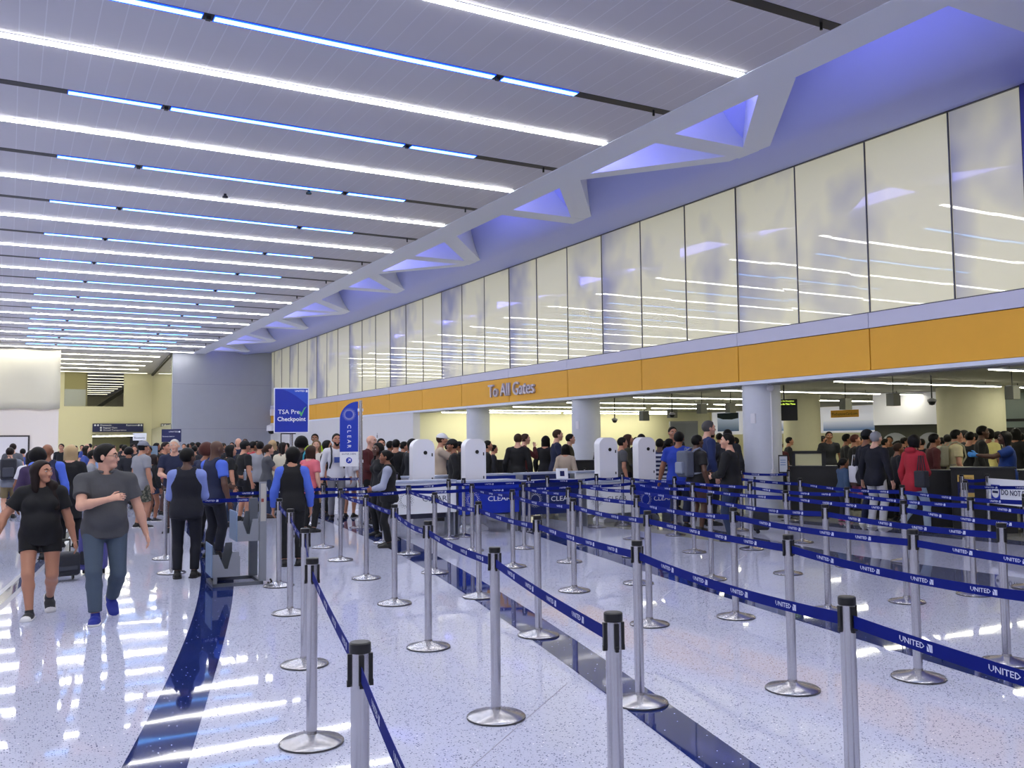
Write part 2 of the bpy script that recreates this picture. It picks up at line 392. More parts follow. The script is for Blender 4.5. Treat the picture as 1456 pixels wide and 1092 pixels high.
for n, y in enumerate((8.03, 15.1, 22.2, 29.2)):
    b = MB().lathe([(.42, 0), (.42, 2.955)], 40); o = struct(b.build('column', M_COLUMN, None, True, loc=(14.80, y, 0)))
    if n == 1:
        c = thing('horn_strobe', 'small white alarm strobe high on the round column', 'alarm', (14.62, 14.63, 2.78), -.6)
        MB().lathe([(.07, -.04), (.085, 0), (.06, .04)], 14).build('housing', M_WHITEP, c).rotation_euler = (PI/2, 0, 0)
        c2 = thing('conduit', 'white cable conduit running down the round column from the alarm strobe', 'conduit', (14.66, 14.66, 0))
        MB().tube([(0, 0, .95), (0, 0, 2.7)], .018, 8).build('pipe', M_WHITEP, c2)
        MB().bbox((-.05, -.03, .82), (.05, .03, 1.0)).build('outlet_box', M_WHITEP, c2, bevel=.01)
    if n in (1, 2):
        c = thing('column_keypad', ['', 'white control box on the round column nearer the camera', 'white control box on the round column behind the twin kiosks'][n], 'control box', (14.405, y-.14, 2.12), .33)
        MB().bbox((-.02, -.06, -.11), (.04, .06, .11)).build('housing', M_WHITEP, c, bevel=.01)
for (x, y, r, n) in ((20.68, 19.46, .53, 0), (22.27, 15.1, .82, 1)):
    struct(MB().lathe([(r, 0), (r, 2.98)], 40).build('column', M_COLUMNG, None, True, loc=(x, y, 0)))
# checkpoint ceiling lights: rows of light lines across the room
def ck_light(x0, x1, y, k):
    t = thing('linear_light', 'warm light line %d under the checkpoint ceiling' % k, 'ceiling light', ((x0+x1)/2, y, 2.86), 0, 'checkpoint light lines'); L = x1-x0
    t['label'] = CKL[k]
    MB().bbox((-L/2, -.05, .012), (L/2, .05, .05)).build('frame', M_LILAC, t)
    MB().bbox((-L/2+.02, -.04, 0), (L/2-.02, .04, .0115)).build('diffuser', M_CSTRIP, t)
    for s in (-.4, .4): MB().tube([(L*s, 0, .05), (L*s, 0, .115)], .008, 6).build('hanger', M_BLACK, t)
CKL = []
SEG = []
NAMES = ['near the do-not-enter board', 'over the red jacket', 'over the blazer', 'by the round column', 'over the tall man', 'behind the twin kiosks', 'before the cream end wall', 'closest to the cream end wall']
for k, y in enumerate((6.5, 10.0, 13.5, 17.0, 20.6, 24.1, 27.6, 31.1)):
    for j, (a, b) in enumerate(((15.35, 21.1), (21.4, 25.4))):
        CKL.append('warm light line under the checkpoint ceiling %s, %s stretch' % (NAMES[k], ['outer', 'inner'][j])); SEG.append((a, b, y))
for k, (a, b, y) in enumerate(SEG): ck_light(a, b, y, k)
for k, (a, b) in enumerate(((15.2, 20.8), (21.0, 26.6))):
    t = thing('linear_light', 'wall-washing light line along the top of the cream end wall, %s stretch' % ['outer', 'inner'][k], 'ceiling light', ((a+b)/2, 33.2, 2.86), 0, 'checkpoint light lines')
    MB().bbox((-(b-a)/2, -.06, .012), ((b-a)/2, .06, .05)).build('frame', M_DARKTRIM, t); MB().bbox((-(b-a)/2+.02, -.05, -.02), ((b-a)/2-.02, .05, .0115)).build('diffuser', M_CSTRIP, t)
    for s in (-.4, .4): MB().tube([((b-a)*s, 0, .05), ((b-a)*s, 0, .115)], .008, 6).build('hanger', M_BLACK, t)
# mural on the far side wall of the checkpoint
def gradient(name, top, bot, z0, z1):
    m = bpy.data.materials.new(name); m.use_nodes = True; nt = m.node_tree; b = nt.nodes['Principled BSDF']; L = nt.links
    tc = nt.nodes.new('ShaderNodeTexCoord'); sx = nt.nodes.new('ShaderNodeSeparateXYZ'); L.new(tc.outputs['Object'], sx.inputs[0])
    mr = nt.nodes.new('ShaderNodeMapRange'); mr.inputs[1].default_value = z0; mr.inputs[2].default_value = z1; L.new(sx.outputs[2], mr.inputs[0])
    x = nt.nodes.new('ShaderNodeMix'); x.data_type = 'RGBA'; x.inputs[6].default_value = (*bot, 1); x.inputs[7].default_value = (*top, 1)
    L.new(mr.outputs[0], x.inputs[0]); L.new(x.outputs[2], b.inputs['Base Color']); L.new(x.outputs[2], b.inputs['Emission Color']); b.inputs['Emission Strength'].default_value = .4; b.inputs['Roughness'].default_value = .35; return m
mp = thing('wall_advert', 'wide white and ocean-blue advertisement mural with an orange tab', 'advertisement', (29.97, 24.0, 0))
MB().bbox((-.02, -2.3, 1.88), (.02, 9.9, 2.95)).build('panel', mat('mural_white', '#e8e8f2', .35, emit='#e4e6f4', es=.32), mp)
sea = gradient('sea_gradient', lin('#e2e4f0'), lin('#3f6596'), 1.98, 2.42); sea2 = gradient('sea_gradient_dark', lin('#b8c4d8'), lin('#35506f'), 2.0, 2.75)
MB().bbox((-.035, .2, 1.96), (-.0205, 3.0, 2.62)).build('sea_print', sea, mp)
MB().bbox((-.035, 4.5, 2.0), (-.0205, 6.5, 2.4)).build('sea_print', sea, mp)
MB().bbox((-.035, 8.05, 2.03), (-.0205, 9.5, 2.9)).build('sea_print', sea2, mp)
MB().prism([(8.05, 2.9), (9.5, 2.9), (9.5, 2.7), (9.1, 2.6), (8.5, 2.58), (8.05, 2.64)], .01, Matrix(((0, 0, -1, -.036), (1, 0, 0, 0), (0, 1, 0, 0), (0, 0, 0, 1)))).build('wave_print', mat('wave_dark', '#2c4050', .4), mp)
MB().bbox((-.05, 1.15, 2.5), (-.0355, 2.57, 2.8)).build('tab', M_ORANGE, mp)
text('TheExplorerCard.com', .145, mat('ink_dark', '#2a1c10', .5), mp, (-.055, 1.86, 2.64), (PI/2, 0, -PI/2), .001)
# equipment cabinet, scanner arches and glass booth of the checkpoint
cb = thing('metal_cabinet', 'grey metal cabinet with two doors before the cream end wall', 'cabinet', (19.6, 23.6, 0), -.62)
MB().bbox((-.45, -.3, 0), (.45, .3, 2.27)).build('body', mat('cabinet_grey', '#77797f', .5), cb)
for sx in (-.22, .22): MB().bbox((sx-.21, -.325, .08), (sx+.21, -.3005, 2.2)).build('door', mat('cabinet_door', '#6c7078', .45), cb)
def arch(cx, r, h, n=12):
    return [(cx+r*math.cos(PI*i/n), h+r*math.sin(PI*i/n)) for i in range(n+1)]
sb = thing('screening_booth', 'dark screening booth with two arched openings under a white header', 'scanner', (22.9, 17.4, 0), -.93)
MB().bbox((-1.0, -.3, 2.03), (1.0, .3, 2.95)).build('header', mat('header_white', '#e9e9f2', .4, emit='#e4e6f4', es=.1), sb)  # header given a faint glow of its own to brighten it; no lamp
MB().bbox((-1.0, .2, 0), (1.0, .3, 2.03)).build('back_panel', mat('booth_olive', '#54564c', .5), sb)
for cx in (-.45, .5):
    M = Matrix.Translation((0, .16, 0)) @ Matrix.Rotation(PI/2, 4, 'X')
    MB().prism([(cx-.38, .0)]+[(cx+.38, 0)]+arch(cx, .38, 1.42), .05, M).build('arched_screen', mat('screen_grey', '#b9bdc6', .3), sb)
    MB().prism([(cx-.12, .0)]+[(cx+.33, 0)]+arch(cx+.105, .225, 1.35), .05, Matrix.Translation((0, .105, 0)) @ Matrix.Rotation(PI/2, 4, 'X')).build('scanner_column', M_BLACK, sb)
gb = thing('glass_booth', 'grey glass booth with a dark doorway beyond the pointing officer', 'booth', (26.3, 16.2, 0), -1.0)
MB().bbox((-.9, 0, 0), (1.6, .1, 2.96)).build('wall_panel', mat('booth_glass', '#8fa098', .15), gb)
MB().bbox((-.45, -.03, 0), (.25, -.0005, 1.92)).build('doorway', M_BLACK, gb)
MB().bbox((-.9, -.05, 2.1), (1.6, -.0005, 2.18)).build('transom', M_DARKTRIM, gb)
# TV hung from the ceiling
tv = thing('tv_screen', 'black hanging screen with yellow-green message text beside the round column', 'tv screen', (16.45, 16.03, 0), -.75)
MB().bbox((-.31, 0, 2.10), (.31, .06, 2.62)).build('casing', M_BLACK, tv, bevel=.008)
MB().tube([(0, .03, 2.62), (0, .03, 2.968)], .02).build('mount_pole', M_BLACK, tv)
my = mat('screen_text', '#101000', .5, emit=(.75, 1, .12), es=1.6)
text('There Are No Emergency', .044, my, tv, (.0, -.003, 2.575), extrude=.001)
text('Messages At This Time', .056, my, tv, (.0, -.003, 2.50), extrude=.001, bold=.001)
# ceiling-hung domes and small boxes of the checkpoint
def dome_cam(x, y, lab, z):
    t = thing('dome_camera', lab, 'security camera', (x, y, 2.968), 0, 'dome cameras of the checkpoint'); drop = 2.968-z
    MB().tube([(0, 0, 0), (0, 0, -drop)], .015).build('stem', M_BLACK, t)
    MB().lathe([(.03, -drop+.03), (.09, -drop), (.09, -drop-.04)], 14).build('housing', mat('dome_grey', '#9b9b9b', .4), t, True)
    MB().lathe([(.005, -drop-.12), (.05, -drop-.105), (.08, -drop-.0405)], 14).build('dome', M_BLACK, t, True)
dome_cam(16.91, 12.33, 'hanging dome camera over the cream tee with pale backpack', 2.45)
dome_cam(15.65, 19.3, 'hanging dome camera over the officer in black', 2.38)
dome_cam(15.75, 22.1, 'hanging dome camera next to the round column behind the twin kiosks', 2.3)
for k, (x, y, z, lab) in enumerate(((15.4, 20.2, 2.33, 'small grey box under the light line above the end kiosk'), (16.1, 19.85, 2.4, 'small grey box under the ceiling between the dome camera and the end kiosk'),
        (16.52, 19.1, 2.5, 'small grey box under the ceiling above the officer in black'), (17.28, 18.8, 2.52, 'small grey box under the ceiling above the tall man'), (16.94, 14.6, 2.45, 'small grey box hanging before the mural tab'),
        (16.24, 12.75, 2.46, 'small grey box hanging over the red jacket'), (17.42, 10.9, 2.53, 'small grey box hanging near the pointing officer'))):
    t = thing('ceiling_box', lab, 'ceiling fixture', (x, y, 2.968), 0, 'hanging boxes of the checkpoint')
    MB().tube([(0, 0, 0), (0, 0, z+.13-2.968)], .01, 6).build('hanger', M_BLACK, t); MB().bbox((-.11, -.09, z-.13-2.968), (.11, .09, z+.13-2.968)).build('housing', mat('box_olive', '#77786c', .5), t)

# ------------------------------------------------------------------ far hall beyond the ceiling line
struct(MB().bbox((-9.2, 57, 0), (2.43, 57.3, 3.78)).build('wall_far_white', mat('warm_white_paint', '#eae1d8', .55)))
sh = MB(); n = 24; vs = []; fs = []
for i in range(n+1):
    for j in range(9):
        x = -9+11.48*i/n; vs.append((x, 56.86+.05*math.sin(x*2.3)*math.sin(j*.8)+.03*math.sin(x*7), 3.74+.035*math.sin(x*3)+j*3.3/8))
for i in range(n):
    for j in range(8): fs.append((i*9+j, (i+1)*9+j, (i+1)*9+j+1, i*9+j+1))
sh.add(vs, fs); o = sh.build('plastic_sheet', mat('milky_sheet', '#d2cdb8', .35, bump=.2, bscale=3), None, True); tag(o, 'milky plastic sheeting covering the wall above the white door', 'sheeting')
sm = o.modifiers.new('thickness', 'SOLIDIFY'); sm.thickness = .02
d1 = MB().bbox((-1.6, 56.9, 0), (1.02, 56.99, 2.28)).build('door_1', mat('door_frame_dark', '#2a2426', .5)); struct(d1)
struct(MB().bbox((-1.5, 56.86, 0), (.93, 56.899, 2.2)).build('door_leaf', mat('door_white', '#dcd9de', .5), d1))
for z0, z1, x0, x1, m in ((0, 4.62, 2.4, 5.5, M_YELLOWW), (2.5, 4.62, 5.5, 9.1, M_YELLOWW), (4.62, 7.2, 2.4, 3.55, M_YELLOWW), (4.62, 7.2, 7.65, 9.9, M_YELLOWW), (0, 4.62, 9.1, 9.9, M_YELLOWW)):
    struct(MB().bbox((x0, 75, z0), (x1, 75.3, z1)).build('wall_hall', m))
struct(MB().bbox((3.55, 75.05, 4.62), (5.05, 75.2, 5.9)).build('window_2', mat('grey_pane', '#a4a896', .1)))
struct(MB().bbox((3.55, 75.05, 5.9), (5.05, 75.2, 7.2)).build('trim_8', mat('olive_panel', '#a29c6e', .6)))
struct(MB().bbox((5.0, 75.0, 4.62), (5.1, 75.25, 7.2)).build('trim_9', mat('olive_frame', '#7f7c58', .5)))
struct(MB().bbox((-9.2, 111, 0), (12, 111.3, 8)).build('wall_hall_end', M_YELLOWW))
db = MB(); M = Matrix.Rotation(0, 3, 'Z')
a = Vector((5.6, 79, 4.3)); c = Vector((8.6, 79, 6.5)); d = c-a
db.box((a+c)/2, (d.length, .5, .28), M=Matrix.Rotation(-math.atan2(d.z, d.x), 3, 'Y')); struct(db.build('beam_far', mat('beam_dark', '#33342c', .6)))
# side glass wall between the grey wall and the yellow wall, mirror-like
gw = MB(); gw.add([(8.47, 57.3, 2.9), (9.67, 75, 2.9), (9.67, 75, ZC), (8.47, 57.3, ZC), (8.57, 57.3, 2.9), (9.77, 75, 2.9), (9.77, 75, ZC), (8.57, 57.3, ZC)], [(0, 1, 2, 3), (4, 7, 6, 5), (0, 4, 5, 1), (3, 2, 6, 7), (0, 3, 7, 4), (1, 5, 6, 2)])
gm = mat('side_glass', '#b9b78e', .08, coat=1, cr=.02, spec=.9); struct(gw.build('window_3', gm))
struct(MB().add([(8.47, 57.3, 0), (9.67, 75, 0), (9.67, 75, 2.9), (8.47, 57.3, 2.9)], [(0, 1, 2, 3)]).build('wall_side', mat('side_grey', '#a9a890', .5)))
tr = MB().add([(8.40, 57.3, ZC-.14), (9.6, 75, ZC-.14), (9.6, 75, ZC), (8.40, 57.3, ZC), (8.46, 57.3, ZC-.14), (9.66, 75, ZC-.14), (9.66, 75, ZC), (8.46, 57.3, ZC)], [(0, 1, 2, 3), (4, 7, 6, 5), (0, 4, 5, 1)])
struct(tr.build('trim_10', M_DARKTRIM))
dk = MB().bbox((5.5, 76.4, 2.45), (9.1, 84, 2.6)); struct(dk.build('ceiling_passage', mat('passage_ceiling', '#6d6b50', .6)))
for k in range(3):
    t = thing('passage_light', 'light line in the low passage under the wayfinding sign, %s row' % ['front', 'middle', 'rear'][k], 'ceiling light', (7.3, 77.2+1.9*k, 2.4), 0, 'passage lights')
    MB().bbox((-1.4, -.05, 0), (1.3, .05, .03)).build('diffuser', M_YSTRIP, t); MB().bbox((-1.45, -.07, .031), (1.35, .07, .05)).build('frame', M_LILAC, t)
struct(MB().bbox((5.5, 84, 0), (9.1, 84.2, 2.5)).build('wall_passage', mat('passage_wall', '#7b7a5e', .6)))
# hanging and standing signs of the far hall
NAVY = mat('sign_navy', '#141c52', .35); WTXT = mat('sign_white', '#e8ecf8', .5)
def hang_sign(name, lab, x, y, z0, z1, w, m, texts, rz, pole=True):
    t = thing(name, lab, 'sign', (x, y, 0), rz)
    MB().bbox((-w/2, -.04, z0), (w/2, .04, z1)).build('panel', m, t, bevel=.01)
    for (s, sz, tx, tz, mm) in texts: text(s, sz, mm, t, (tx, -.045, tz), extrude=.002, align='LEFT')
    return t
hs = hang_sign('wayfinding_sign', 'long navy wayfinding sign on the yellow wall over the passage', 7.25, 74.7, 2.68, 3.32, 3.55, NAVY, (('Domestic', .2, -1.25, 3.19, WTXT), ('Baggage Claim', .17, -1.05, 3.0, WTXT), ('Ground Transportation', .17, -1.05, 2.82, WTXT), ('Restrooms', .2, .55, 3.19, WTXT)), 0)
for (x, z) in ((-1.6, 3.19), (-1.4, 3.19), (-1.2, 3.0), (-1.2, 2.82), (1.45, 3.19), (1.64, 3.19)):
    MB().lathe([(.001, 0), (.07, 0), (.07, .012), (.001, .012)], 14, (0, 0, 0)).build('symbol', WTXT, hs, loc=(x, -.042, z)).rotation_euler = (PI/2, 0, 0)
def stand_sign(name, lab, x, y, zb, zt, w, rz, m):
    t = thing(name, lab, 'sign', (x, y, 0), rz)
    MB().bbox((-w/2, -.02, zb), (w/2, .02, zt)).build('panel', m, t, bevel=.006)
    MB().tube([(0, .05, .02), (0, .05, zb+.2)], .03, 10).build('pole', M_STEEL, t, True)
    MB().lathe([(.24, 0), (.24, .01), (.04, .03)], 24, (0, .05, 0)).build('base', M_STEEL, t, True)
    return t
BLUE = mat('sign_blue', '#1530a8', .35); BLUE2 = mat('sign_blue_light', '#2a50c4', .35)
GREEN = mat('sign_green', '#5cb878', .4)
WS = mat('sign_bright_white', '#f2f4fb', .4)
# --- navy and white hall signs
t = stand_sign('pole_sign', 'navy pole sign with white heading in front of the grey wall', 5.55, 37.4, 1.78, 2.28, .72, -.2, NAVY)
text('UNITED', .075, WS, t, (-.1, -.023, 2.18), align='LEFT', sx=1.3); text('Economy check-in', .06, WS, t, (-.33, -.023, 2.0), align='LEFT')
MB().bbox((.26, -.024, 2.15), (.32, -.021, 2.21)).build('emblem', WS, t)
t = stand_sign('pole_sign', 'white pole sign with dark heading beside the navy pole sign', 4.35, 37.0, 1.85, 2.13, .48, -.2, WS)
text('Economy', .1, NAVY, t, (0, -.023, 1.95))
t = thing('info_kiosk', 'small grey self-service kiosk among the crowd near the white-haired man', 'kiosk', (3.55, 27.3, 0), -.15)
MB().bbox((-.09, -.06, 0), (.09, .06, 1.3)).build('pedestal', mat('kiosk_grey', '#8b92a2', .4), t, bevel=.01)
MB().box((0, -.04, 1.45), (.28, .06, .4), M=Matrix.Rotation(-.2, 3, 'X')).build('screen', mat('kiosk_screen', '#5d7590', .2), t, bevel=.01)
# --- checkpoint sign
ts = stand_sign('checkpoint_sign', 'blue checkpoint sign in a white frame on a steel pole above the crowd', 4.47, 16.29, 0, 0, 0, 0, WS)
for c in list(ts.children): bpy.data.objects.remove(c)
ts.rotation_euler = (0, 0, -.27)
za, zb, w = 1.865, 2.685, .62
MB().bbox((-w/2, -.02, za), (w/2, .02, zb)).build('frame', WS, ts, bevel=.006)
MB().bbox((-w/2+.02, -.026, za+.02), (w/2-.02, -.0205, zb-.02)).build('panel', BLUE, ts)
k = [(.29, zb-.021), (-.2, zb-.021)] + [(-.2+.49*u, zb-.021-.30*u**1.5) for u in [i/10 for i in range(1, 11)]]
MB().prism(k[::-1], .002, Matrix.Translation((0, -.0265, 0)) @ Matrix.Rotation(PI/2, 4, 'X')).build('swoosh', BLUE2, ts)
text('TSA Pre', .112, WS, ts, (-.235, -.03, 2.245), align='LEFT', extrude=.001, bold=.001)
text('Checkpoint', .106, WS, ts, (0, -.03, 2.115), extrude=.001, bold=.002)
text('UNITED', .04, WS, ts, (.06, -.03, 2.625), align='LEFT', extrude=.001, sx=1.2, bold=.0008)
MB().bbox((.25, -.03, 2.605), (.285, -.0285, 2.642)).build('emblem', WS, ts)
ck = [(.13, 2.25), (.155, 2.26), (.175, 2.225), (.225, 2.32), (.27, 2.345), (.225, 2.285), (.18, 2.17), (.165, 2.17)]
MB().prism(ck[::-1], .002, Matrix.Translation((0, -.029, 0)) @ Matrix.Rotation(PI/2, 4, 'X')).build('check_mark', GREEN, ts)
MB().tube([(.0, .04, .02), (0, .04, 2.3)], .032, 12).build('pole', M_STEEL, ts, True)
MB().bbox((-.19, .0, 1.45), (-.17, .03, 1.87)).build('bracket_bar', M_BLACK, ts); MB().bbox((-.19, .0, 1.845), (.08, .03, 1.865)).build('bracket_bar', M_BLACK, ts)
MB().lathe([(.26, 0), (.26, .012), (.04, .035)], 28, (0, .04, 0)).build('base', M_STEEL, ts, True)
# --- feather banner
def dot_ring(t, cx, cz, r, m, y=-.012, s=1.0, rows=3, n=18):
    b = MB()
    for j in range(rows):
        for i in range(n):
            a = 2*PI*(i+.5*j)/n; rr_ = r*(1+.22*j); q = .019*r/.2*(1-.2*j)*s
            cx_, cz_ = cx+rr_*math.cos(a), cz+rr_*math.sin(a)
            b.add([(cx_+q*math.cos(2*PI*k/6), y, cz_+q*math.sin(2*PI*k/6)) for k in range(6)], [tuple(range(6))])
    b.build('dot_emblem', m, t)
CB = mat('banner_blue', '#1638b4', .5)
fb = thing('feather_banner', 'tall blue feather banner with dotted ring emblem on a steel pole', 'banner', (6.14, 17.3, 0), -.25)
MB().tube([(0, 0, .02), (0, 0, 2.52)], [.045, .035], 12).build('pole', M_STEEL, fb, True)
MB().lathe([(.22, 0), (.22, .012), (.05, .035)], 28).build('base', M_STEEL, fb, True)
arc = [(-.05-.36*(1-math.cos(u)), 2.14+.36*math.sin(u)) for u in [PI/2*i/12 for i in range(12, -1, -1)]]
poly = [(-.05, 1.50), (-.05, 2.5)] + [(-.05-.36*math.sin(PI/2*i/12), 2.14+.36*math.cos(PI/2*i/12)) for i in range(13)] + [(-.41, 1.50)]
MB().prism(poly, .012, Matrix.Translation((0, .006, 0)) @ Matrix.Rotation(PI/2, 4, 'X')).build('flag', CB, fb)
MB().bbox((-.41, -.006, 1.21), (-.05, .006, 1.4995)).build('lower_flag', WS, fb)
dot_ring(fb, -.23, 2.24, .085, WS, -.009, 1.0)
for k, ch in enumerate('CLEAR'):
    text(ch, .105, WS, fb, (-.23, -.009, 2.0-.098*k), (PI/2, PI/2, 0), .001, bold=.001)
text('ENTER HERE', .042, mat('ink_navy', '#2a3a80', .5), fb, (-.23, -.009, 1.455), extrude=.001, sx=1.2)
MB().lathe([(.001, 0), (.06, 0), (.06, .004), (.001, .004)], 24).build('arrow_disc', CB, fb, loc=(-.23, -.0065, 1.33)).rotation_euler = (PI/2, 0, 0)
a = MB(); a.prism([(-.03, -.02), (-.02, -.03), (.025, .015), (.015, .025)], .002); a.prism([(-.02, .034), (-.02, .02), (.02, .02), (.02, -.02), (.034, -.02), (.034, .034)], .002)
a.build('arrow', WS, fb, loc=(-.23, -.0115, 1.33)).rotation_euler = (PI/2, 0, 0)
for z in (2.3, 1.28): MB().bbox((-.06, -.02, z), (.05, .02, z+.06)).build('clamp', M_WHITEP, fb)

# --- verification counters and white kiosks
def counter(x, y, w, m, letters, lab, grp='verification counters', h=1.0, zb=.34):
    t = thing('counter', lab, 'counter', (x, y, 0), 0, grp)
    MB().bbox((-w/2, -.25, h-.035), (w/2, .25, h)).build('worktop', mat('counter_top', '#a9b3cc', .3), t)
    MB().bbox((-w/2, -.22, zb), (w/2, -.18, h-.036)).build('front_panel', m, t)
    for s in (-1, 1):
        MB().bbox((s*w/2-.03*(s > 0), -.175, .0), (s*w/2+.03*(s < 0), .22, h-.036)).build('leg_frame', mat('counter_frame', '#9ea2ae', .35, .6), t)
    MB().bbox((-w/2+.03, .16, .3), (w/2-.03, .2, .8)).build('rear_shelf', mat('counter_shelf', '#55566a', .5), t)
    if letters:
        zc = (h+zb)/2-.04
        dot_ring(t, -w*.28, zc, .1, letters, -.223, 1.0)
        text('CLEAR', .13, letters, t, (w*.16, -.222, zc), extrude=.001, sx=1.25)
    return t
INKD = mat('ink_slate', '#3a4258', .5); DOTW = WS
cb_ = [(6.44, 1.24, WS, INKD, 1.0, .42, 'white verification counter with dark letters behind the belts'),
       (7.74, 1.24, BLUE, WS, .965, .36, 'bright blue verification counter between the white and the navy counter'),
       (9.08, 1.32, mat('panel_navy', '#12235e', .4), WS, .925, .29, 'navy verification counter under the small white notice'),
       (10.42, 1.06, WS, INKD, .88, .23, 'white verification counter under the twin kiosks'),
       (11.58, 1.0, BLUE, WS, .85, .18, 'blue verification counter at the end by the grey backpack')]
for (x, w_, m, l, h_, b_, lab) in cb_: counter(x, 15.05, w_, m, l, lab, h=h_, zb=b_)
for k, (x, m) in enumerate(((7.5, WS), (8.75, BLUE), (10.1, MATS['panel_navy']), (11.4, WS))):
    counter(x, 16.9, 1.15, m, None, ['white', 'blue', 'navy', 'plain white'][k]+' rear counter seen over the front counters', 'rear counters')
def white_kiosk(x, y, rz, lab):
    t = thing('kiosk', lab, 'kiosk', (x, y, 0), rz, 'white arched kiosks')
    w, d, h = .42, .24, 1.73
    prof = [(-w/2, .12), (w/2, .12)] + [(w/2-.16+.16*math.cos(a), h-.16+.16*math.sin(a)) for a in [PI/2*i/8 for i in range(9)]] + [(-w/2+.16-.16*math.sin(a), h-.16+.16*math.cos(a)) for a in [PI/2*i/8 for i in range(9)]]
    MB().prism(prof, d, Matrix.Translation((0, d/2, 0)) @ Matrix.Rotation(PI/2, 4, 'X')).build('body', M_WHITEP, t)
    MB().prism([(-.2, 0), (.2, 0), (.2, .05), (.1, .119), (-.1, .119), (-.2, .05)], .5, Matrix.Translation((0, .25, 0)) @ Matrix.Rotation(PI/2, 4, 'X')).build('foot', M_WHITEP, t)
    MB().lathe([(.001, 0), (.036, 0), (.036, .008), (.001, .008)], 20).build('lens', M_BLACK, t, loc=(.03, -d/2-.0005, 1.48)).rotation_euler = (PI/2, 0, 0)
    MB().bbox((.15, -d/2-.01, 1.41), (.17, -d/2-.0005, 1.47)).build('card_slot', M_BLACK, t); MB().bbox((.15, -d/2-.01, .97), (.17, -d/2-.0005, 1.02)).build('card_slot', M_BLACK, t)
for (x, y, lab) in ((6.73, 15.6, 'white arched kiosk beside the first white counter'), (7.80, 15.6, 'white arched kiosk in front of the slim round column'),
                    (10.88, 15.6, 'white arched kiosk of the twin pair closer to the wide column'), (11.87, 15.6, 'white arched kiosk of the twin pair by the striped shirt')):
    white_kiosk(x, y, -.12, lab)
t = thing('table_notice', 'small white notice with a framed symbol standing on the counters', 'sign', (9.45, 15.05, .926), -.2)
MB().box((0, 0, .11), (.24, .02, .2), M=Matrix.Rotation(-.15, 3, 'X')).build('panel', WS, t); MB().box((0, -.0125, .11), (.09, .004, .1), M=Matrix.Rotation(-.15, 3, 'X')).build('symbol', NAVY, t)

# --- luggage sizer: grey metal frame with two notched bins
SG = mat('sizer_grey', '#8a8e98', .45, .3); SGD = mat('sizer_grey_dark', '#5f646e', .5, .3); SB = mat('sizer_blue', '#6f86a6', .4)
bs = thing('luggage_sizer', 'grey metal bag sizer with two notched bins and a tall card post', 'bag sizer', (2.44, 11.37, 0), -.06)
def notched(x0, x1, z0, z1, y):
    w_ = x1-x0; c = (x0+x1)/2
    p = [(x0, z0), (x1, z0), (x1, z1), (c+.13*w_+.1*w_, z1), (c+.07*w_, z0+.32*(z1-z0)), (c-.05*w_, z0+.32*(z1-z0)), (c-.28*w_, z1-.02), (x0, z1-.02)]
    return MB().prism(p, .012, Matrix.Translation((0, y, 0)) @ Matrix.Rotation(PI/2, 4, 'X'))
b = MB()
for (lo, hi) in (((-.30, -.3, .0), (-.26, .3, .04)), ((.24, -.3, 0), (.28, .3, .04)), ((-.30, -.3, .0), (.28, -.26, .04)), ((-.3, .26, 0), (.28, .3, .04))): b.bbox(lo, hi)
b.build('base_frame', SGD, bs)
for x in (-.27, .25): MB().bbox((x-.02, -.29, .04), (x+.02, -.25, .12)).build('foot', SG, bs)
for (nm, x0, x1, z0, z1) in (('lower_bin', -.30, -.0, .12, .40), ('upper_bin', -.02, .22, .52, .78)):
    bb = notched(x0, x1, z0, z1, -.28).build(nm, SG, bs)
    MB().bbox((x0, -.265, z0), (x1, .26, z0+.012)).build('bin_floor', SGD, bb)
    notched(x0, x1, z0, z1+.06, .27).build('bin_back', SGD, bb)
    MB().bbox((x0-.014, -.29, z0), (x0-.002, .26, z1+.09)).build('side_panel', SB, bb)
    MB().bbox((x1+.002, -.28, z0), (x1+.014, .26, z1-.05)).build('side_panel', SG, bb)
pp = MB().bbox((.235, -.30, .04), (.315, -.24, 1.22)).build('card_post', SG, bs)
MB().bbox((.245, -.3065, .75), (.305, -.3005, 1.2)).build('card_panel', mat('card_pale', '#b4b2ae', .5), pp); MB().bbox((.25, -.309, .98), (.28, -.3068, 1.02)).build('card_print', mat('card_red', '#8a4038', .5), pp)
MB().bbox((.2, .2, .04), (.3, .28, 1.0)).build('rear_post', SGD, bs)
MB().tube([(.33, -.3, .02), (.36, -.3, .0), (.38, -.3, .03), (.36, -.3, .06)], .012, 8).build('hook', M_BLACK, bs)

# --- checkpoint desks
DK = mat('desk_black', '#101012', .45)
def desk(x, y, w, d, h, rz, lab, back=0):
    t = thing('podium_desk', lab, 'desk', (x, y, 0), rz, 'black checkpoint desks')
    MB().bbox((-w/2, -d/2, 0), (w/2, d/2, h)).build('body', DK, t, bevel=.01)
    MB().bbox((-w/2-.02, -d/2-.02, h+.0005), (w/2+.02, d/2+.02, h+.03)).build('worktop', mat('desk_top', '#1c1e28', .3), t)
    return t
d = desk(15.25, 14.0, 1.06, .45, 1.05, -.85, 'black desk with a framed pale window panel beside the round column')
fr = MB(); fr.bbox((-.48, -.22, 1.081), (-.41, -.17, 1.40)); fr.bbox((.13, -.22, 1.081), (.21, -.17, 1.40)); fr.bbox((-.48, -.22, 1.34), (.21, -.17, 1.40)); f = fr.build('window_frame', M_BLACK, d)
MB().bbox((-.409, -.20, 1.09), (.129, -.19, 1.339)).build('pane', mat('pane_cream', '#c9c598', .4), f)
desk(17.2, 12.8, 1.3, .6, 1.02, -.75, 'low black desk behind the child in the denim jacket')
desk(15.35, 11.3, .9, .6, 1.02, -.85, 'black desk in front of the person in the cream tee')
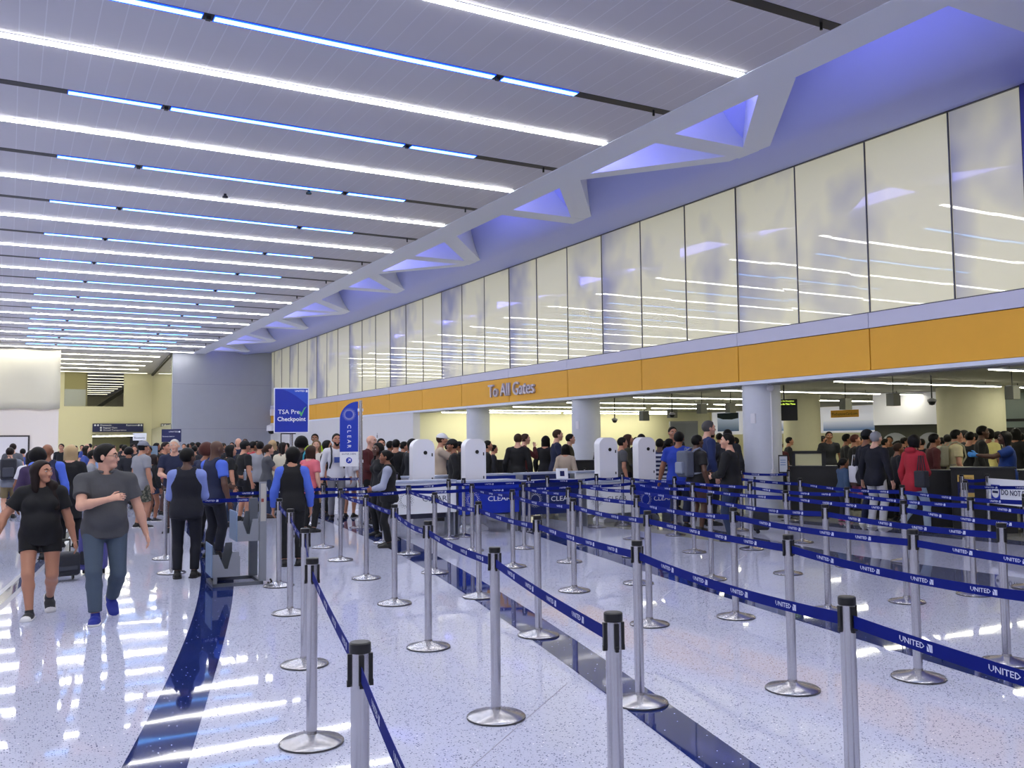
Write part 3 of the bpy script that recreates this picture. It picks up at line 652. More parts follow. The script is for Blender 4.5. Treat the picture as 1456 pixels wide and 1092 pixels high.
desk(15.15, 10.1, 1.0, .6, 1.1, -.95, 'black desk carrying the yellow and blue notice')
desk(16.0, 9.2, 1.3, .6, 1.05, -1.0, 'black desk behind the do-not-enter board')
desk(16.3, 12.7, 1.1, .5, 1.02, -.85, 'black desk behind the red hooded jacket')
desk(13.3, 20.7, 1.6, .6, 1.12, -.6, 'black desk before the navy tee man and the yellow wall')
desk(11.3, 21.8, 1.4, .6, 1.15, -.5, 'black desk beside the long black coat')
t = thing('notice_stand', 'yellow and blue notice on the black desk near the do-not-enter board', 'sign', (14.72, 10.13, 0), -.95)
MB().bbox((-.13, -.06, .62), (.13, -.05, 1.0)).build('panel', NAVY, t)
YL = mat('notice_yellow', '#d9b45a', .5)
MB().bbox((-.13, -.064, .88), (.13, -.0605, 1.0)).build('header', YL, t); MB().bbox((-.1, -.064, .62), (.13, -.0605, .69)).build('footer', YL, t)
MB().bbox((-.012, -.04, 0), (.012, -.02, .62)).build('stand', M_BLACK, t)
text('ATTENTION', .038, mat('ink_black', '#16140c', .5), t, (0, -.066, .94), extrude=.001)
t = thing('framed_notice', 'black framed white notice on a stand beside the round column', 'sign', (14.5, 14.2, 0), -.75)
MB().bbox((-.1, -.015, .93), (.1, .015, 1.32)).build('frame', M_BLACK, t); MB().bbox((-.08, -.018, .96), (.08, -.0155, 1.29)).build('sheet', mat('notice_paper', '#c8ced8', .5), t)
for k in range(3): MB().bbox((-.06, -.0205, 1.2-.05*k), (.05, -.0185, 1.22-.05*k)).build('print_line', mat('print_blue', '#7f96b8', .5), t)
MB().tube([(0, .02, .02), (0, .02, 1.2)], .015).build('pole', M_BLACK, t); MB().lathe([(.15, 0), (.15, .02)], 20, (0, .02, 0)).build('base', M_BLACK, t)
t = thing('barrier_board', 'white do-not-enter board hung between the steel posts', 'sign', (14.62, 9.66, 0), -1.99)
MB().bbox((.05, -.015, .54), (1.5, .015, .96)).build('panel', WS, t)
MB().bbox((.12, -.018, .62), (.36, -.0155, .86)).build('symbol_square', BLUE, t)
MB().lathe([(.001, 0), (.1, 0), (.1, .002), (.001, .002)], 24).build('symbol_disc', WS, t, loc=(.24, -.0185, .74)).rotation_euler = (PI/2, 0, 0)
MB().bbox((.165, -.0225, .72), (.315, -.0208, .76)).build('symbol_bar', NAVY, t)
text('DO NOT ENTER', .125, NAVY, t, (.39, -.018, .74), extrude=.001, align='LEFT', bold=.002)
# ------------------------------------------------------------------ belt posts and belts
HP = 1.03
M_RIM = mat('post_rim', '#4a4a50', .5); M_BASE = mat('post_base_steel', '#b0afb5', .26, 1)
M_BELT = mat('belt_navy', '#0a1a74', .8, spec=.15); M_BTXT = mat('belt_print', '#c9d0ee', .5)
proto = thing('belt_post', 'x', 'belt post', (0, 0, -5), 0, 'steel belt posts')
bo = MB().lathe([(.178, .012), (.17, .02), (.06, .045), (.034, .055), (.031, .07)], 40).build('base', M_BASE, proto, True)
MB().lathe([(.174, 0), (.18, .003), (.18, .0118), (.17, .012)], 40).build('rim', M_RIM, bo, True)
MB().lathe([(.0305, .06), (.0305, HP-.03)], 24).build('pole', M_STEEL, proto, True)
cp = MB().lathe([(.035, HP-.034), (.036, HP-.03), (.036, HP-.004), (.032, HP), (.01, HP+.001)], 24).build('cap', M_BLACK, proto, True)
for k in range(4):
    a = k*PI/2
    m_ = MB().box((.034*math.cos(a), .034*math.sin(a), HP-.085), (.014, .017, .095), a)
    m_.box((.037*math.cos(a), .037*math.sin(a), HP-.132), (.012, .012, .02), a)
    m_.build('belt_clip', M_BLACK, proto)
ROWS = {
 'A': ('first belt row (by the bag sizer)', [(.55, .85), (1.02, 2.88), (1.522, 5.1), (2.0, 6.89), (2.47, 9.02), (2.825, 10.81)]),
 'B': ('second belt row from the bag sizer', [(2.015, 2.86), (2.63, 4.98), (3.04, 6.93), (3.55, 8.96), (3.907, 10.80), (4.19, 12.66)]),
 'C': ('third belt row from the bag sizer', [(2.55, .6), (3.02, 2.63), (3.565, 4.78), (4.04, 6.85), (4.485, 8.86), (4.83, 10.79), (5.30, 12.8)]),
 'D': ('fourth belt row from the bag sizer', [(4.15, 2.45), (4.62, 4.5), (5.13, 6.71), (5.56, 8.63), (5.94, 10.72), (6.27, 12.6)]),
 'E': ('fifth belt row from the bag sizer', [(5.05, 2.1), (5.58, 4.26), (6.02, 6.55), (6.47, 8.66), (6.82, 10.7), (7.09, 12.43)]),
 'F': ('sixth belt row from the bag sizer', [(6.5, 4.2), (6.997, 6.32), (7.4, 8.45), (7.91, 10.68), (8.18, 12.47)]),
 'G': ('seventh belt row from the bag sizer', [(7.5, 4.1), (8.03, 6.23), (8.48, 8.28), (8.94, 10.58), (9.3, 12.56)]),
 'H': ('eighth belt row from the bag sizer', [(8.45, 4.0), (8.99, 6.14), (9.6, 8.3), (9.88, 10.37), (10.24, 12.6), (10.6, 14.65)]),
 'I': ('last belt row beside the checkpoint', [(9.9, 6.1), (10.58, 8.22), (11.2, 10.61), (11.78, 12.6)]),
}
NTH = ['1st', '2nd', '3rd', '4th', '5th', '6th', '7th', '8th']
POSTS = {}
def post(key, x, y, a, label):
    r = dup(proto, (x, y, 0), a, label); POSTS[key] = (x, y); return r
unit = text_mesh('UNITED', .030, 0, 1, 'LEFT', .0004); unit.materials.clear()
UV = [(v.co.x*1.25, v.co.y) for v in unit.vertices]; UF = [tuple(p.vertices) for p in unit.polygons]
uw = max(v[0] for v in UV)
def quad(x0, y0, x1, y1, sk=0): return [(x0, y0), (x1, y0), (x1+sk, y1), (x0+sk, y1)]
for q in ([(uw+.012, -.014), (uw+.024, -.014), (uw+.020, .0), (uw+.012, .006)], [(uw+.027, -.014), (uw+.033, -.014), (uw+.033, .013), (uw+.014, .013), (uw+.022, .004)], [(uw+.0345, -.014), (uw+.040, -.014), (uw+.040, .013), (uw+.0345, .013)]):
    UF.append(tuple(range(len(UV), len(UV)+len(q)))); UV += q
uw += .04
def belt(p, q, label, zc=.935, sag=.02, pitch=.43, txt=True):
    p = Vector((*p, 0)); q = Vector((*q, 0)); d = q-p; L = d.length; u = d/L; nrm = Vector((-u.y, u.x, 0))
    a, b = .04, L-.04; hw = .025; n = 10
    def pt(s, z, off): t = s/L; return p + u*s + nrm*off + Vector((0, 0, zc + z - 4*sag*t*(1-t)))
    vs = []; fs = []
    for i in range(n+1):
        s = a+(b-a)*i/n
        vs += [pt(s, -hw, -.001), pt(s, hw, -.001), pt(s, hw, .001), pt(s, -hw, .001)]
    for i in range(n):
        o = 4*i
        for k in range(4): fs.append((o+k, o+(k+1) % 4, o+4+(k+1) % 4, o+4+k))
    fs += [(3, 2, 1, 0), (4*n, 4*n+1, 4*n+2, 4*n+3)]
    vs = [v-p for v in vs]
    o = MB().add(vs, fs).build('belt', M_BELT, None, loc=p); tag(o, label, 'belt', 'navy belts of the queue')
    if not txt: return o
    m = MB(); k = int((L-.2)//pitch); s0 = (L-(k-1)*pitch-uw)/2
    for i in range(k):
        for side in (1, -1):
            if side < 0: vv = [pt(s0+i*pitch+x, y, -.0016)-p for x, y in UV]; ff = UF
            else: vv = [pt(s0+i*pitch+uw-x, y, .0016)-p for x, y in UV]; ff = UF
            m.add(vv, ff)
    m.build('printed_lettering', M_BTXT, o)
    return o
EXTRA = [('L1', 1.9, 12.66, 'steel post beside the staff member in pale blue sleeves, at the lower cross belt'), ('L2', 2.05, 14.28, 'steel post behind the staff member in pale blue sleeves, at the upper cross belt'),
 ('B0', 4.46, 14.36, 'steel post just beyond the far end of the second belt row'), ('U1', 5.52, 14.40, 'steel post beside the woman in black vest, closer to the camera'), ('U2', 5.75, 14.74, 'steel post behind the woman in black vest, nearly touching another post'),
 ('U3', 6.70, 14.37, 'steel post before the gap of the white and bright blue counters, in front'), ('U4', 7.1, 14.60, 'steel post before the gap of the white and bright blue counters, behind'), ('V1', 8.5, 14.70, 'steel post before the navy counter, the closer of two'), ('V3', 9.95, 14.60, 'steel post before the white counter under the twin kiosks'),
 ('V2', 8.75, 14.45, 'steel post before the navy counter, the second of two'), ('V2b', 10.26, 17.85, 'steel post beyond the navy counter, seen over its top'), ('V4', 11.9, 17.95, 'steel post behind the twin kiosks counter'),
 ('V6', 13.75, 14.68, 'short-looking steel post beside the black jacket and the round column'), ('I2', 14.05, 13.62, 'steel post against the black desk by the framed notice'),
 ('I5', 12.34, 8.5, 'steel post in front of the yellow and blue notice'), ('J0', 14.0, 7.36, 'steel post outside the view, past the do-not-enter board'), ('I6', 14.22, 9.86, 'steel post beside the yellow and blue notice, further in'), ('I7', 14.62, 9.66, 'steel post carrying the do-not-enter board'),
 ('M3', 5.55, 18.65, 'steel post beyond the woman in pink top'), ('N1', 7.25, 18.15, 'steel post beyond the feather banner'), ('M1', 8.0, 25.8, 'distant steel post between the neon vest and the white sweatshirt'), ('M2', 9.1, 28.3, 'distant steel post against the white wall by the white sweatshirt'), ('M4', 10.7, 26.2, 'distant steel post before the white wall, beyond the bald man in red'), ('M5', 6.4, 26.0, 'distant steel post in the queue before the white wall')]
for key, (rn, ps) in ROWS.items():
    for i, (x, y) in enumerate(ps):
        a, b = ps[max(0, i-1)], ps[min(len(ps)-1, i+1)]
        post('%s%d' % (key, i), x, y, math.atan2(b[1]-a[1], b[0]-a[0]), 'steel belt post, %s from the camera in the %s' % (NTH[i], rn))
    for i in range(len(ps)-1):
        belt(ps[i], ps[i+1], 'navy belt from %s to %s post, %s' % (NTH[i], NTH[i+1], rn), sag=.012+.01*((i*7+ord(key)) % 3))
for (k, x, y, lab) in EXTRA: post(k, x, y, .02 if k[0] in 'LBUV' else .5, lab)
LINE = [('L1', 'B5', 'lower cross belt from the staff member to the second belt row'), ('B5', 'C6', 'lower cross belt from the second to the third belt row'), ('C6', 'D5', 'lower cross belt from the third to the fourth belt row'), ('D5', 'E5', 'lower cross belt from the fourth to the fifth belt row'),
 ('E5', 'F4', 'lower cross belt from the fifth to the sixth belt row'), ('F4', 'G4', 'lower cross belt from the sixth to the seventh belt row'),
 ('L2', 'B0', 'upper cross belt behind the bald staff man'), ('B0', 'U1', 'upper cross belt in front of the feather banner'), ('U1', 'U3', 'upper cross belt before the white counter'), ('U3', 'V2', 'upper cross belt before the bright blue counter'), ('V2', 'V3', 'upper cross belt before the navy counter'), ('V3', 'H5', 'upper cross belt before the twin kiosks'),
 ('V6', 'I2', 'belt beside the round column'), ('M3', 'N1', 'belt beyond the feather banner at waist height'), ('M5', 'M1', 'distant belt behind the woman in pink'), ('M1', 'M4', 'distant belt before the white wall'), ('I5', 'J0', 'belt across the top of the do-not-enter board'), ('I6', 'I7', 'short belt by the yellow and blue notice')]
for a, b, lab in LINE: belt(POSTS[a], POSTS[b], 'navy '+lab)
for c in list(proto.children):
    for g in list(c.children): bpy.data.objects.remove(g)
    bpy.data.objects.remove(c)
bpy.data.objects.remove(proto)
# ------------------------------------------------------------------ bodies: smooth distance fields meshed with surface nets
V3 = lambda *a: np.array(a, float)
def nrm(v): return v/max(1e-9, np.linalg.norm(v))
class Field:
    def __init__(s): s.p = []
    def cap(s, a, b, ra, rb=None, k=.02, u=None, ku=1, kv=1, cut=(), sub=0):
        s.p.append(('c', np.array(a, float), np.array(b, float), ra, ra if rb is None else rb, k, u, ku, kv, cut, sub)); return s
    def ell(s, c, r, k=.02, R=None, cut=(), sub=0):
        s.p.append(('e', np.array(c, float), np.array(r, float), R, 0, k, None, 1, 1, cut, sub)); return s
    def box(s, c, h, r, k=.01, R=None, sub=0):
        s.p.append(('b', np.array(c, float), np.array(h, float), R, r, k, None, 1, 1, (), sub)); return s
    def bb(s, q):
        if q[0] == 'c':
            m = max(q[3], q[4])*max(q[7], q[8], 1); return np.minimum(q[1], q[2])-m, np.maximum(q[1], q[2])+m
        m = max(q[2]) + (q[4] if q[0] == 'b' else 0)
        if q[0] == 'b': m *= 1.75
        return q[1]-m, q[1]+m
    def mesh(s, name, h, mats):
        bbs = [s.bb(q) for q in s.p]
        lo = np.min([b[0] for b, q in zip(bbs, s.p) if not q[10]], 0)-2.5*h; hi = np.max([b[1] for b, q in zip(bbs, s.p) if not q[10]], 0)+2.5*h
        n = np.ceil((hi-lo)/h).astype(int)+1
        F = np.full(n, 1e3, np.float32); ax = [lo[i]+h*np.arange(n[i]) for i in range(3)]
        for q, (b0, b1) in zip(s.p, bbs):
            mg = q[5]+2.5*h
            i0 = np.clip(np.floor((b0-mg-lo)/h).astype(int), 0, n-1); i1 = np.clip(np.ceil((b1+mg-lo)/h).astype(int)+1, 1, n)
            if (i1 <= i0).any(): continue
            X = ax[0][i0[0]:i1[0]][:, None, None]; Y = ax[1][i0[1]:i1[1]][None, :, None]; Z = ax[2][i0[2]:i1[2]][None, None, :]
            if q[0] == 'c':
                a, b, ra, rb = q[1:5]; w = b-a; L2 = max(1e-12, w@w)
                px, py, pz = X-a[0], Y-a[1], Z-a[2]
                t = np.clip((px*w[0]+py*w[1]+pz*w[2])/L2, 0, 1); r = ra+(rb-ra)*t
                px = px-t*w[0]; py = py-t*w[1]; pz = pz-t*w[2]
                if q[6] is None: d = np.sqrt(px*px+py*py+pz*pz)-r
                else:
                    u = q[6]; wn = nrm(w); v = nrm(np.cross(wn, u)); u = np.cross(v, wn)
                    du = (px*u[0]+py*u[1]+pz*u[2])/q[7]; dv = (px*v[0]+py*v[1]+pz*v[2])/q[8]; dw = px*wn[0]+py*wn[1]+pz*wn[2]
                    g = np.sqrt(du*du+dv*dv+dw*dw)
                    g2 = np.sqrt((du/q[7])**2+(dv/q[8])**2+dw*dw)+1e-9
                    d = (g-r)*g/g2
            else:
                px, py, pz = X-q[1][0], Y-q[1][1], Z-q[1][2]; R = q[3]
                if R is not None: px, py, pz = (px*R[0, i]+py*R[1, i]+pz*R[2, i] for i in range(3))
                if q[0] == 'e':
                    r = q[2]; k0 = np.sqrt((px/r[0])**2+(py/r[1])**2+(pz/r[2])**2); k1 = np.sqrt((px/r[0]**2)**2+(py/r[1]**2)**2+(pz/r[2]**2)**2)+1e-9
                    d = k0*(k0-1)/k1
                else:
                    hx = q[2]; qx, qy, qz = abs(px)-hx[0], abs(py)-hx[1], abs(pz)-hx[2]
                    d = np.sqrt(np.maximum(qx, 0)**2+np.maximum(qy, 0)**2+np.maximum(qz, 0)**2)+np.minimum(np.maximum(qx, np.maximum(qy, qz)), 0)-q[4]
            for (cp, cn) in q[9]: d = np.maximum(d, (X-cp[0])*cn[0]+(Y-cp[1])*cn[1]+(Z-cp[2])*cn[2])
            S = F[i0[0]:i1[0], i0[1]:i1[1], i0[2]:i1[2]]; k = q[5]
            if q[10]: d = -d; hh = np.maximum(k-np.abs(S-d), 0)/k; S[...] = np.maximum(S, d)+hh*hh*k*.25
            else: hh = np.maximum(k-np.abs(S-d), 0)/k; S[...] = np.minimum(S, d)-hh*hh*k*.25
        return snet(F, lo, h, name, mats)
def snet(F, lo, h, name, mats):
    S = F < 0; sh = np.array(F.shape)-1
    cnt = np.zeros(sh, np.int8)
    for i in (0, 1):
        for j in (0, 1):
            for k in (0, 1): cnt += S[i:sh[0]+i, j:sh[1]+j, k:sh[2]+k]
    A = np.argwhere((cnt > 0) & (cnt < 8)); ids = np.full(sh, -1, np.int32); ids[tuple(A.T)] = np.arange(len(A))
    pos = np.zeros((len(A), 3)); c = np.zeros(len(A))
    for ax in range(3):
        o1, o2 = [(1, 2), (0, 2), (0, 1)][ax]
        for p in (0, 1):
            for q in (0, 1):
                e = np.zeros(3, int); e[o1] = p; e[o2] = q; e2 = e.copy(); e2[ax] = 1
                f0 = F[tuple((A+e).T)]; f1 = F[tuple((A+e2).T)]; m = (f0 < 0) != (f1 < 0)
                t = f0[m]/(f0[m]-f1[m]); pt = np.repeat(e[None].astype(float), m.sum(), 0); pt[:, ax] = t
                pos[m] += pt; c[m] += 1
    v = lo+h*(A+pos/c[:, None]); Q = []
    for ax in range(3):
        o1, o2 = [(1, 2), (2, 0), (0, 1)][ax]
        sl = [slice(1, -1)]*3; a = list(sl); a[ax] = slice(0, -1); b = list(sl); b[ax] = slice(1, None)
        E = np.argwhere(S[tuple(a)] != S[tuple(b)]); off = np.ones(3, int); off[ax] = 0; E = E+off
        if not len(E): continue
        flip = S[tuple(E.T)]; d1 = np.zeros(3, int); d1[o1] = 1; d2 = np.zeros(3, int); d2[o2] = 1
        q = np.stack([ids[tuple((E-d1-d2).T)], ids[tuple((E-d2).T)], ids[tuple(E.T)], ids[tuple((E-d1).T)]], 1)
        q[~flip] = q[~flip][:, ::-1]; Q.append(q)
    Q = np.concatenate(Q).astype(np.int32); Q = Q[(Q >= 0).all(1)]
    me = bpy.data.meshes.new(name); me.vertices.add(len(v)); me.vertices.foreach_set('co', v.astype(np.float32).ravel())
    me.loops.add(Q.size); me.loops.foreach_set('vertex_index', Q.ravel()); me.polygons.add(len(Q)); me.polygons.foreach_set('loop_start', np.arange(0, Q.size, 4, dtype=np.int32))
    me.polygons.foreach_set('use_smooth', np.ones(len(Q), bool)); me.update(calc_edges=True)
    for m in (mats if isinstance(mats, (list, tuple)) else [mats]): me.materials.append(m)
    return me

# palettes
SKIN = [mat('skin_%d' % i, c, .5, bump=.08, bscale=60) for i, c in enumerate(('#d0a08a', '#b8836a', '#8a5a42', '#54372a'))]
def cloth(n, c, **k): return mat('cloth_'+n, c, .85, bump=.35, bscale=9, **k)
CL = {k: cloth(k, v) for k, v in dict(black='#101116', blacktee='#1c1c20', dark='#1b1d26', navyblack='#0e111f', navy='#18203f', navyblue='#1c2c5c', charcoal='#4a4b50', slate='#54565e', greyblue='#6f7480', lightgrey='#8b8d96', palegrey='#9aa0b8', white='#d6d6e0', whitecloth='#bfc0c6', cream='#cfc8b4', beige='#b0a090', creamtee='#d2c79c', paleyellow='#e0d68c',
    periwinkle='#4a68d0', periwinklelight='#7f8fd0', blue='#3b4f9a', lightblue='#8aa4d0', royal='#16349c', officer='#173a84', teal='#2a6a86', red='#a31f30', maroon='#4a161a', pink='#d8707e', plum='#3a2b4e', olive='#3c3a2c', khaki='#75684c', brown='#4a3430', greytrouser='#74747e', darkgrey='#2c2e34', denim='#465466', denimdark='#26334e', denimjacket='#3c5270', paledenim='#98a8ba', neon='#b4d818', cardigan='#cfcbc6', purple='#4a4a8c', capgrey='#7a7e8c', whitecap='#d8d8dc', pinkbag='#e078a0').items()}
def pattern(n, kind, c1, c2, sc):
    m = bpy.data.materials.new('cloth_'+n); m.use_nodes = True; nt = m.node_tree; b = nt.nodes['Principled BSDF']; L = nt.links; b.inputs['Roughness'].default_value = .85
    tc = nt.nodes.new('ShaderNodeTexCoord'); r = nt.nodes.new('ShaderNodeValToRGB'); e = r.color_ramp.elements; e[0].color = (*lin(c1), 1); e[1].color = (*lin(c2), 1)
    if kind == 'wave':
        t = nt.nodes.new('ShaderNodeTexWave'); t.bands_direction = 'Z'; e[0].position = .5; e[1].position = .55
    else: t = nt.nodes.new('ShaderNodeTexNoise'); e[0].position = .45; e[1].position = .55
    t.inputs['Scale'].default_value = sc; L.new(tc.outputs['Object'], t.inputs['Vector']); L.new(t.outputs[0], r.inputs[0]); L.new(r.outputs[0], b.inputs['Base Color']); CL[n] = m
pattern('stripe', 'wave', '#1a2350', '#c8ccd8', 3.4); pattern('camo', 'noise', '#3c4038', '#7c7a6c', 22)
HAIR = {k: mat('hair_'+k, v, .55, bump=.18, bscale=90, spec=.2) for k, v in dict(black='#0d0b0c', darkbrown='#1e1414', brown='#3a2820', auburn='#4a2620', blonde='#b39a74', darkblonde='#7a6448', grey='#8f9094', greydark='#4c4a4c', white='#c8c4c0').items()}
SHOE = {k: mat('shoe_'+k, v, .6) for k, v in dict(black='#0d0d10', blue='#12258c', canvas='#23242c', white='#c0c0c4', brown='#3c2a24', pinkshoe='#a8487c').items()}
M_SOLE = mat('shoe_sole', '#d8d8dc', .6); M_GLOVE = mat('blue_glove', '#3f8ad0', .5)
M_EYE = mat('eye_white', '#d8d4d0', .3); M_IRIS = mat('eye_iris', '#1c120e', .2); M_LIP = [mat('lips_%d' % i, c, .45) for i, c in enumerate(('#b06a60', '#96584e', '#6a3a34', '#45241f'))]

def ik(a, b, l1, l2, pole):
    d = b-a; D = min(np.linalg.norm(d), (l1+l2)*.998); u = nrm(d); b = a+u*D
    x = (l1*l1-l2*l2+D*D)/(2*D); hh = math.sqrt(max(0, l1*l1-x*x)); p = pole-u*(pole@u)
    return a+u*x+nrm(p)*hh, b
def rotx(t): c, s = math.cos(t), math.sin(t); return np.array([[1, 0, 0], [0, c, -s], [0, s, c]])
def rotz(t): c, s = math.cos(t), math.sin(t); return np.array([[c, -s, 0], [s, c, 0], [0, 0, 1]])
ARMS = dict(hang=((.17, .05, -.97), (.5, -.8, -.2)), phonehang=((.34, .16, -.86), (.9, -.5, -.2)), hold=((-.22, .50, -.60), (.7, -.6, -.4)), chest=((-.40, .50, -.30), (1, -.1, -.55)), phone=((-.28, .45, .12), (.6, -.2, -.9)), crossed=((-.62, .42, -.42), (.8, .2, -.6)), point=((.1, .97, -.12), (.4, -.2, -.9)))
LEGS = dict(stand=(((.058, .01, .0, 0)), ((.058, -.01, .0, 0))), walkR=((.045, .11, 0, 0), (.05, -.13, .055, .75)), walkL=((.06, -.12, .05, .7), (.06, .10, 0, 0)))

class Person:
    def __init__(s, H, w=1.0, belly=.1, fem=0, arm=('hang', 'hang'), leg='stand', hy=0, hp=0, lean=2, h=.014, fr=.0085):
        s.H, s.w, s.belly, s.fem, s.h, s.fr = H, w, belly, fem, h, fr
        q = H; s.sh = (.098 if fem else .112)*q*(1+.45*(w-1)); s.hw = (.056 if fem else .052)*q*w
        s.dz = -.012*q if leg != 'stand' else 0
        P = lambda x, y, z: V3(x*q, y*q, z*q+s.dz)
        s.P = P; piv = P(0, 0, .53); RL = rotx(-math.radians(lean)); s.up = lambda v: RL@(v-piv)+piv
        s.S = {}; s.E = {}; s.W = {}; s.Hd = {}; LA = .316*q
        for i, sd in ((0, 1), (1, -1)):           # right arm, left arm
            S = s.up(V3(sd*s.sh, -.004*q, .790*q+s.dz)); t, pole = ARMS[arm[i]]
            ox = t[0]+(max(0, w-1)*.55+belly*.06 if arm[i] in ('hang', 'phonehang') else 0)
            tg = S+V3(sd*ox, t[1], t[2])*LA; E, W = ik(S, tg, .170*q, .150*q, V3(sd*pole[0], pole[1], pole[2]))
            s.S[sd], s.E[sd], s.W[sd] = S, E, W
        s.hip = {}; s.K = {}; s.A = {}; s.ft = {}
        lg = LEGS[leg]
        for i, sd in ((0, 1), (1, -1)):
            a = lg[i]; hp_ = V3(sd*s.hw, 0, .515*q+s.dz); A = V3(sd*(a[0]*q*(.5+.5*w)), a[1]*q, (.045+a[2])*q)
            K, A = ik(hp_, A, .245*q, .235*q, V3(sd*.12, 1, .1)); s.hip[sd], s.K[sd], s.A[sd] = hp_, K, A; s.ft[sd] = a[3]
        s.hd = .1325*q*(1.02 if H > 1.45 else 1.12)
        s.nb = s.up(P(0, -.006, .835)); s.hc = s.up(P(0, .012, 1.0)) - V3(0, 0, .5*s.hd)
        s.R = rotz(math.radians(hy))@rotx(math.radians(hp))
    def hp_(s, x, y, z): return s.hc+s.R@(V3(x, y, z)*s.hd)
    def torso(s, f, t=0, cut=(), k=.035, belly=True):
        q, w = s.H, s.w; P = s.P; U = s.up; ux = V3(1, 0, 0); fw = .94 if s.fem else 1.0
        f.ell(P(0, -.004, .53), (.094*q*w*(1.04 if s.fem else 1)+t, .066*q*(.6+.4*w)+t, .075*q+t), k, cut=cut)
        f.cap(P(0, -.002, .55), U(P(0, 0, .71)), .058*q*w*fw+t, .064*q*w*fw+t, k, u=ux, ku=1.38, kv=1.0, cut=cut)
        f.ell(U(P(0, -.004, .725)), (.100*q*w*fw+t, .066*q*(.7+.3*w)+t, .095*q+t), k, cut=cut)
        f.cap(U(V3(-s.sh, -.004*q, .788*q+s.dz)), U(V3(s.sh, -.004*q, .788*q+s.dz)), .032*q+t, k=k, cut=cut)
        for sd in (1, -1): f.cap(s.nb-V3(0, .004*q, .006*q), s.S[sd]+V3(0, 0, .004*q), .026*q+t, .028*q+t, k, cut=cut)
        f.cap(s.nb+V3(0, 0, .0*q), U(P(0, -.008, .78)), .034*q+t, .06*q+t, k, u=ux, ku=1.3, cut=cut)
        if s.belly > .15: f.ell(U(P(0, .030+.02*s.belly, .60)), (.088*q*w+t, (.05+.03*s.belly)*q+t, .085*q+t), k*1.3, cut=cut)
        if s.fem:
            for sd in (1, -1): f.ell(U(P(sd*.042*w, .052, .725)), (.036*q*w+t, .034*q+t, .038*q+t), k, cut=cut)
        for sd in (1, -1): f.ell(P(sd*.042*w, -.038, .50), (.046*q*w+t, .042*q+t, .05*q+t), k, cut=cut)
    def arm(s, f, sd, t=0, upto=2.0, k=.02, flare=0):
        q = s.H; S, E, W = s.S[sd], s.E[sd], s.W[sd]; w = .6+.4*s.w
        if upto <= 1:
            e = S+(E-S)*upto; n = nrm(E-S)
            f.cap(S, S+(E-S)*min(1, upto+.1), .033*q*w+t, .029*q*w+t+flare, k, cut=((e, n),)); return
        f.cap(S, E, .032*q*w+t, .0245*q*w+t, k); M = E+(W-E)*.3
        cut = () if upto >= 2 else ((E+(W-E)*(upto-1), nrm(W-E)),)
        f.cap(E, M, .0245*q*w+t, .0245*q*w+t, k); f.cap(M, W, .0245*q*w+t, .0155*q+t, k, cut=cut)
    def hand(s, f, sd):
        q = s.H; W, E = s.W[sd], s.E[sd]; d = nrm(W-E); inn = V3(-sd, 0, 0)
        n = inn-d*(inn@d)
        if np.linalg.norm(n) < .3: n = V3(0, 0, -1)-d*(V3(0, 0, -1)@d)
        n = nrm(n); sp = np.cross(d, n)*sd
        if abs(d[2]) < .75 and sp[2] < 0 and abs(sp[2]) > .5: sp = -sp
        if abs(d[2]) >= .75 and sp[1] < 0: sp = -sp
        s.Hd[sd] = (W, d, n, sp)
        f.cap(W, W+d*.045*q, .014*q, .016*q, .012, u=sp, ku=1.35, kv=.72)
        r = s.fr
        for i, (o, L) in enumerate(((.019, .040), (.0065, .046), (-.006, .043), (-.018, .034))):
            b = W+d*.047*q+sp*o*q; m = b+(d*.95+n*.28+sp*o*3)*L*.55*q; e = m+(d*.72+n*.7)*L*.45*q
            f.cap(b, m, r, r*.95, .006); f.cap(m, e, r*.95, r*.8, .006)
        b = W+d*.016*q+sp*.016*q; m = b+(d*.6+sp*.75+n*.2)*.026*q; e = m+(d*.9+sp*.25+n*.25)*.022*q
        f.cap(b, m, r*1.25, r*1.1, .008); f.cap(m, e, r*1.1, r*.9, .006)
    def legs(s, f, t=0, upto=2.0, k=.025, kt=0):
        q, w = s.H, .55+.45*s.w
        for sd in (1, -1):
            h, K, A = s.hip[sd], s.K[sd], s.A[sd]
            if upto <= 1:
                f.cap(h, K, .050*q*w*(1.06 if s.fem else 1)+t, .036*q*w+t+kt, k, cut=((h+(K-h)*upto, nrm(K-h)),)); continue
            f.cap(h, K, .050*q*w*(1.06 if s.fem else 1)+t, .033*q*w+t, k); M = K+(A-K)*.32+V3(0, -.006*q, 0)
            cut = () if upto >= 2 else ((K+(A-K)*(upto-1), nrm(A-K)),)
            f.cap(K, M, .032*q*w+t, .033*q*w+t, k); f.cap(M, A, .033*q*w+t, .021*q+t+kt, k, cut=cut)
    def foot(s, sd):
        a = -s.ft[sd]; R = rotz(-sd*.16)@rotx(a); return s.A[sd], R
    def footf(s, f, sd, t=0, k=.015, sole=False):
        q = s.H; A, R = s.foot(sd); z0 = -.045*q
        g = lambda x, y, z: A+R@(V3(x, y, z)*q)
        n = R@V3(0, 0, -1); c = ((A+R@V3(0, 0, z0), n),)
        if sole:
            c2 = ((A+R@V3(0, 0, z0+.011*q), -n),)
            f.cap(g(0, -.03, -.034), g(0, .085, -.036), .024*q+t, .024*q+t, .004, u=R@V3(1, 0, 0), ku=1.15, cut=c+c2); return
        f.cap(g(0, -.026, -.026), g(0, .04, -.026), .022*q+t, .023*q+t, k, cut=c)
        f.cap(g(0, .03, -.03), g(0, .088, -.036), .023*q+t, .02*q+t, k, u=R@V3(1, 0, 0), ku=1.25, kv=.9, cut=c)
        f.cap(g(0, 0, .004), g(0, -.008, -.03), .021*q+t, .023*q+t, k, cut=c)
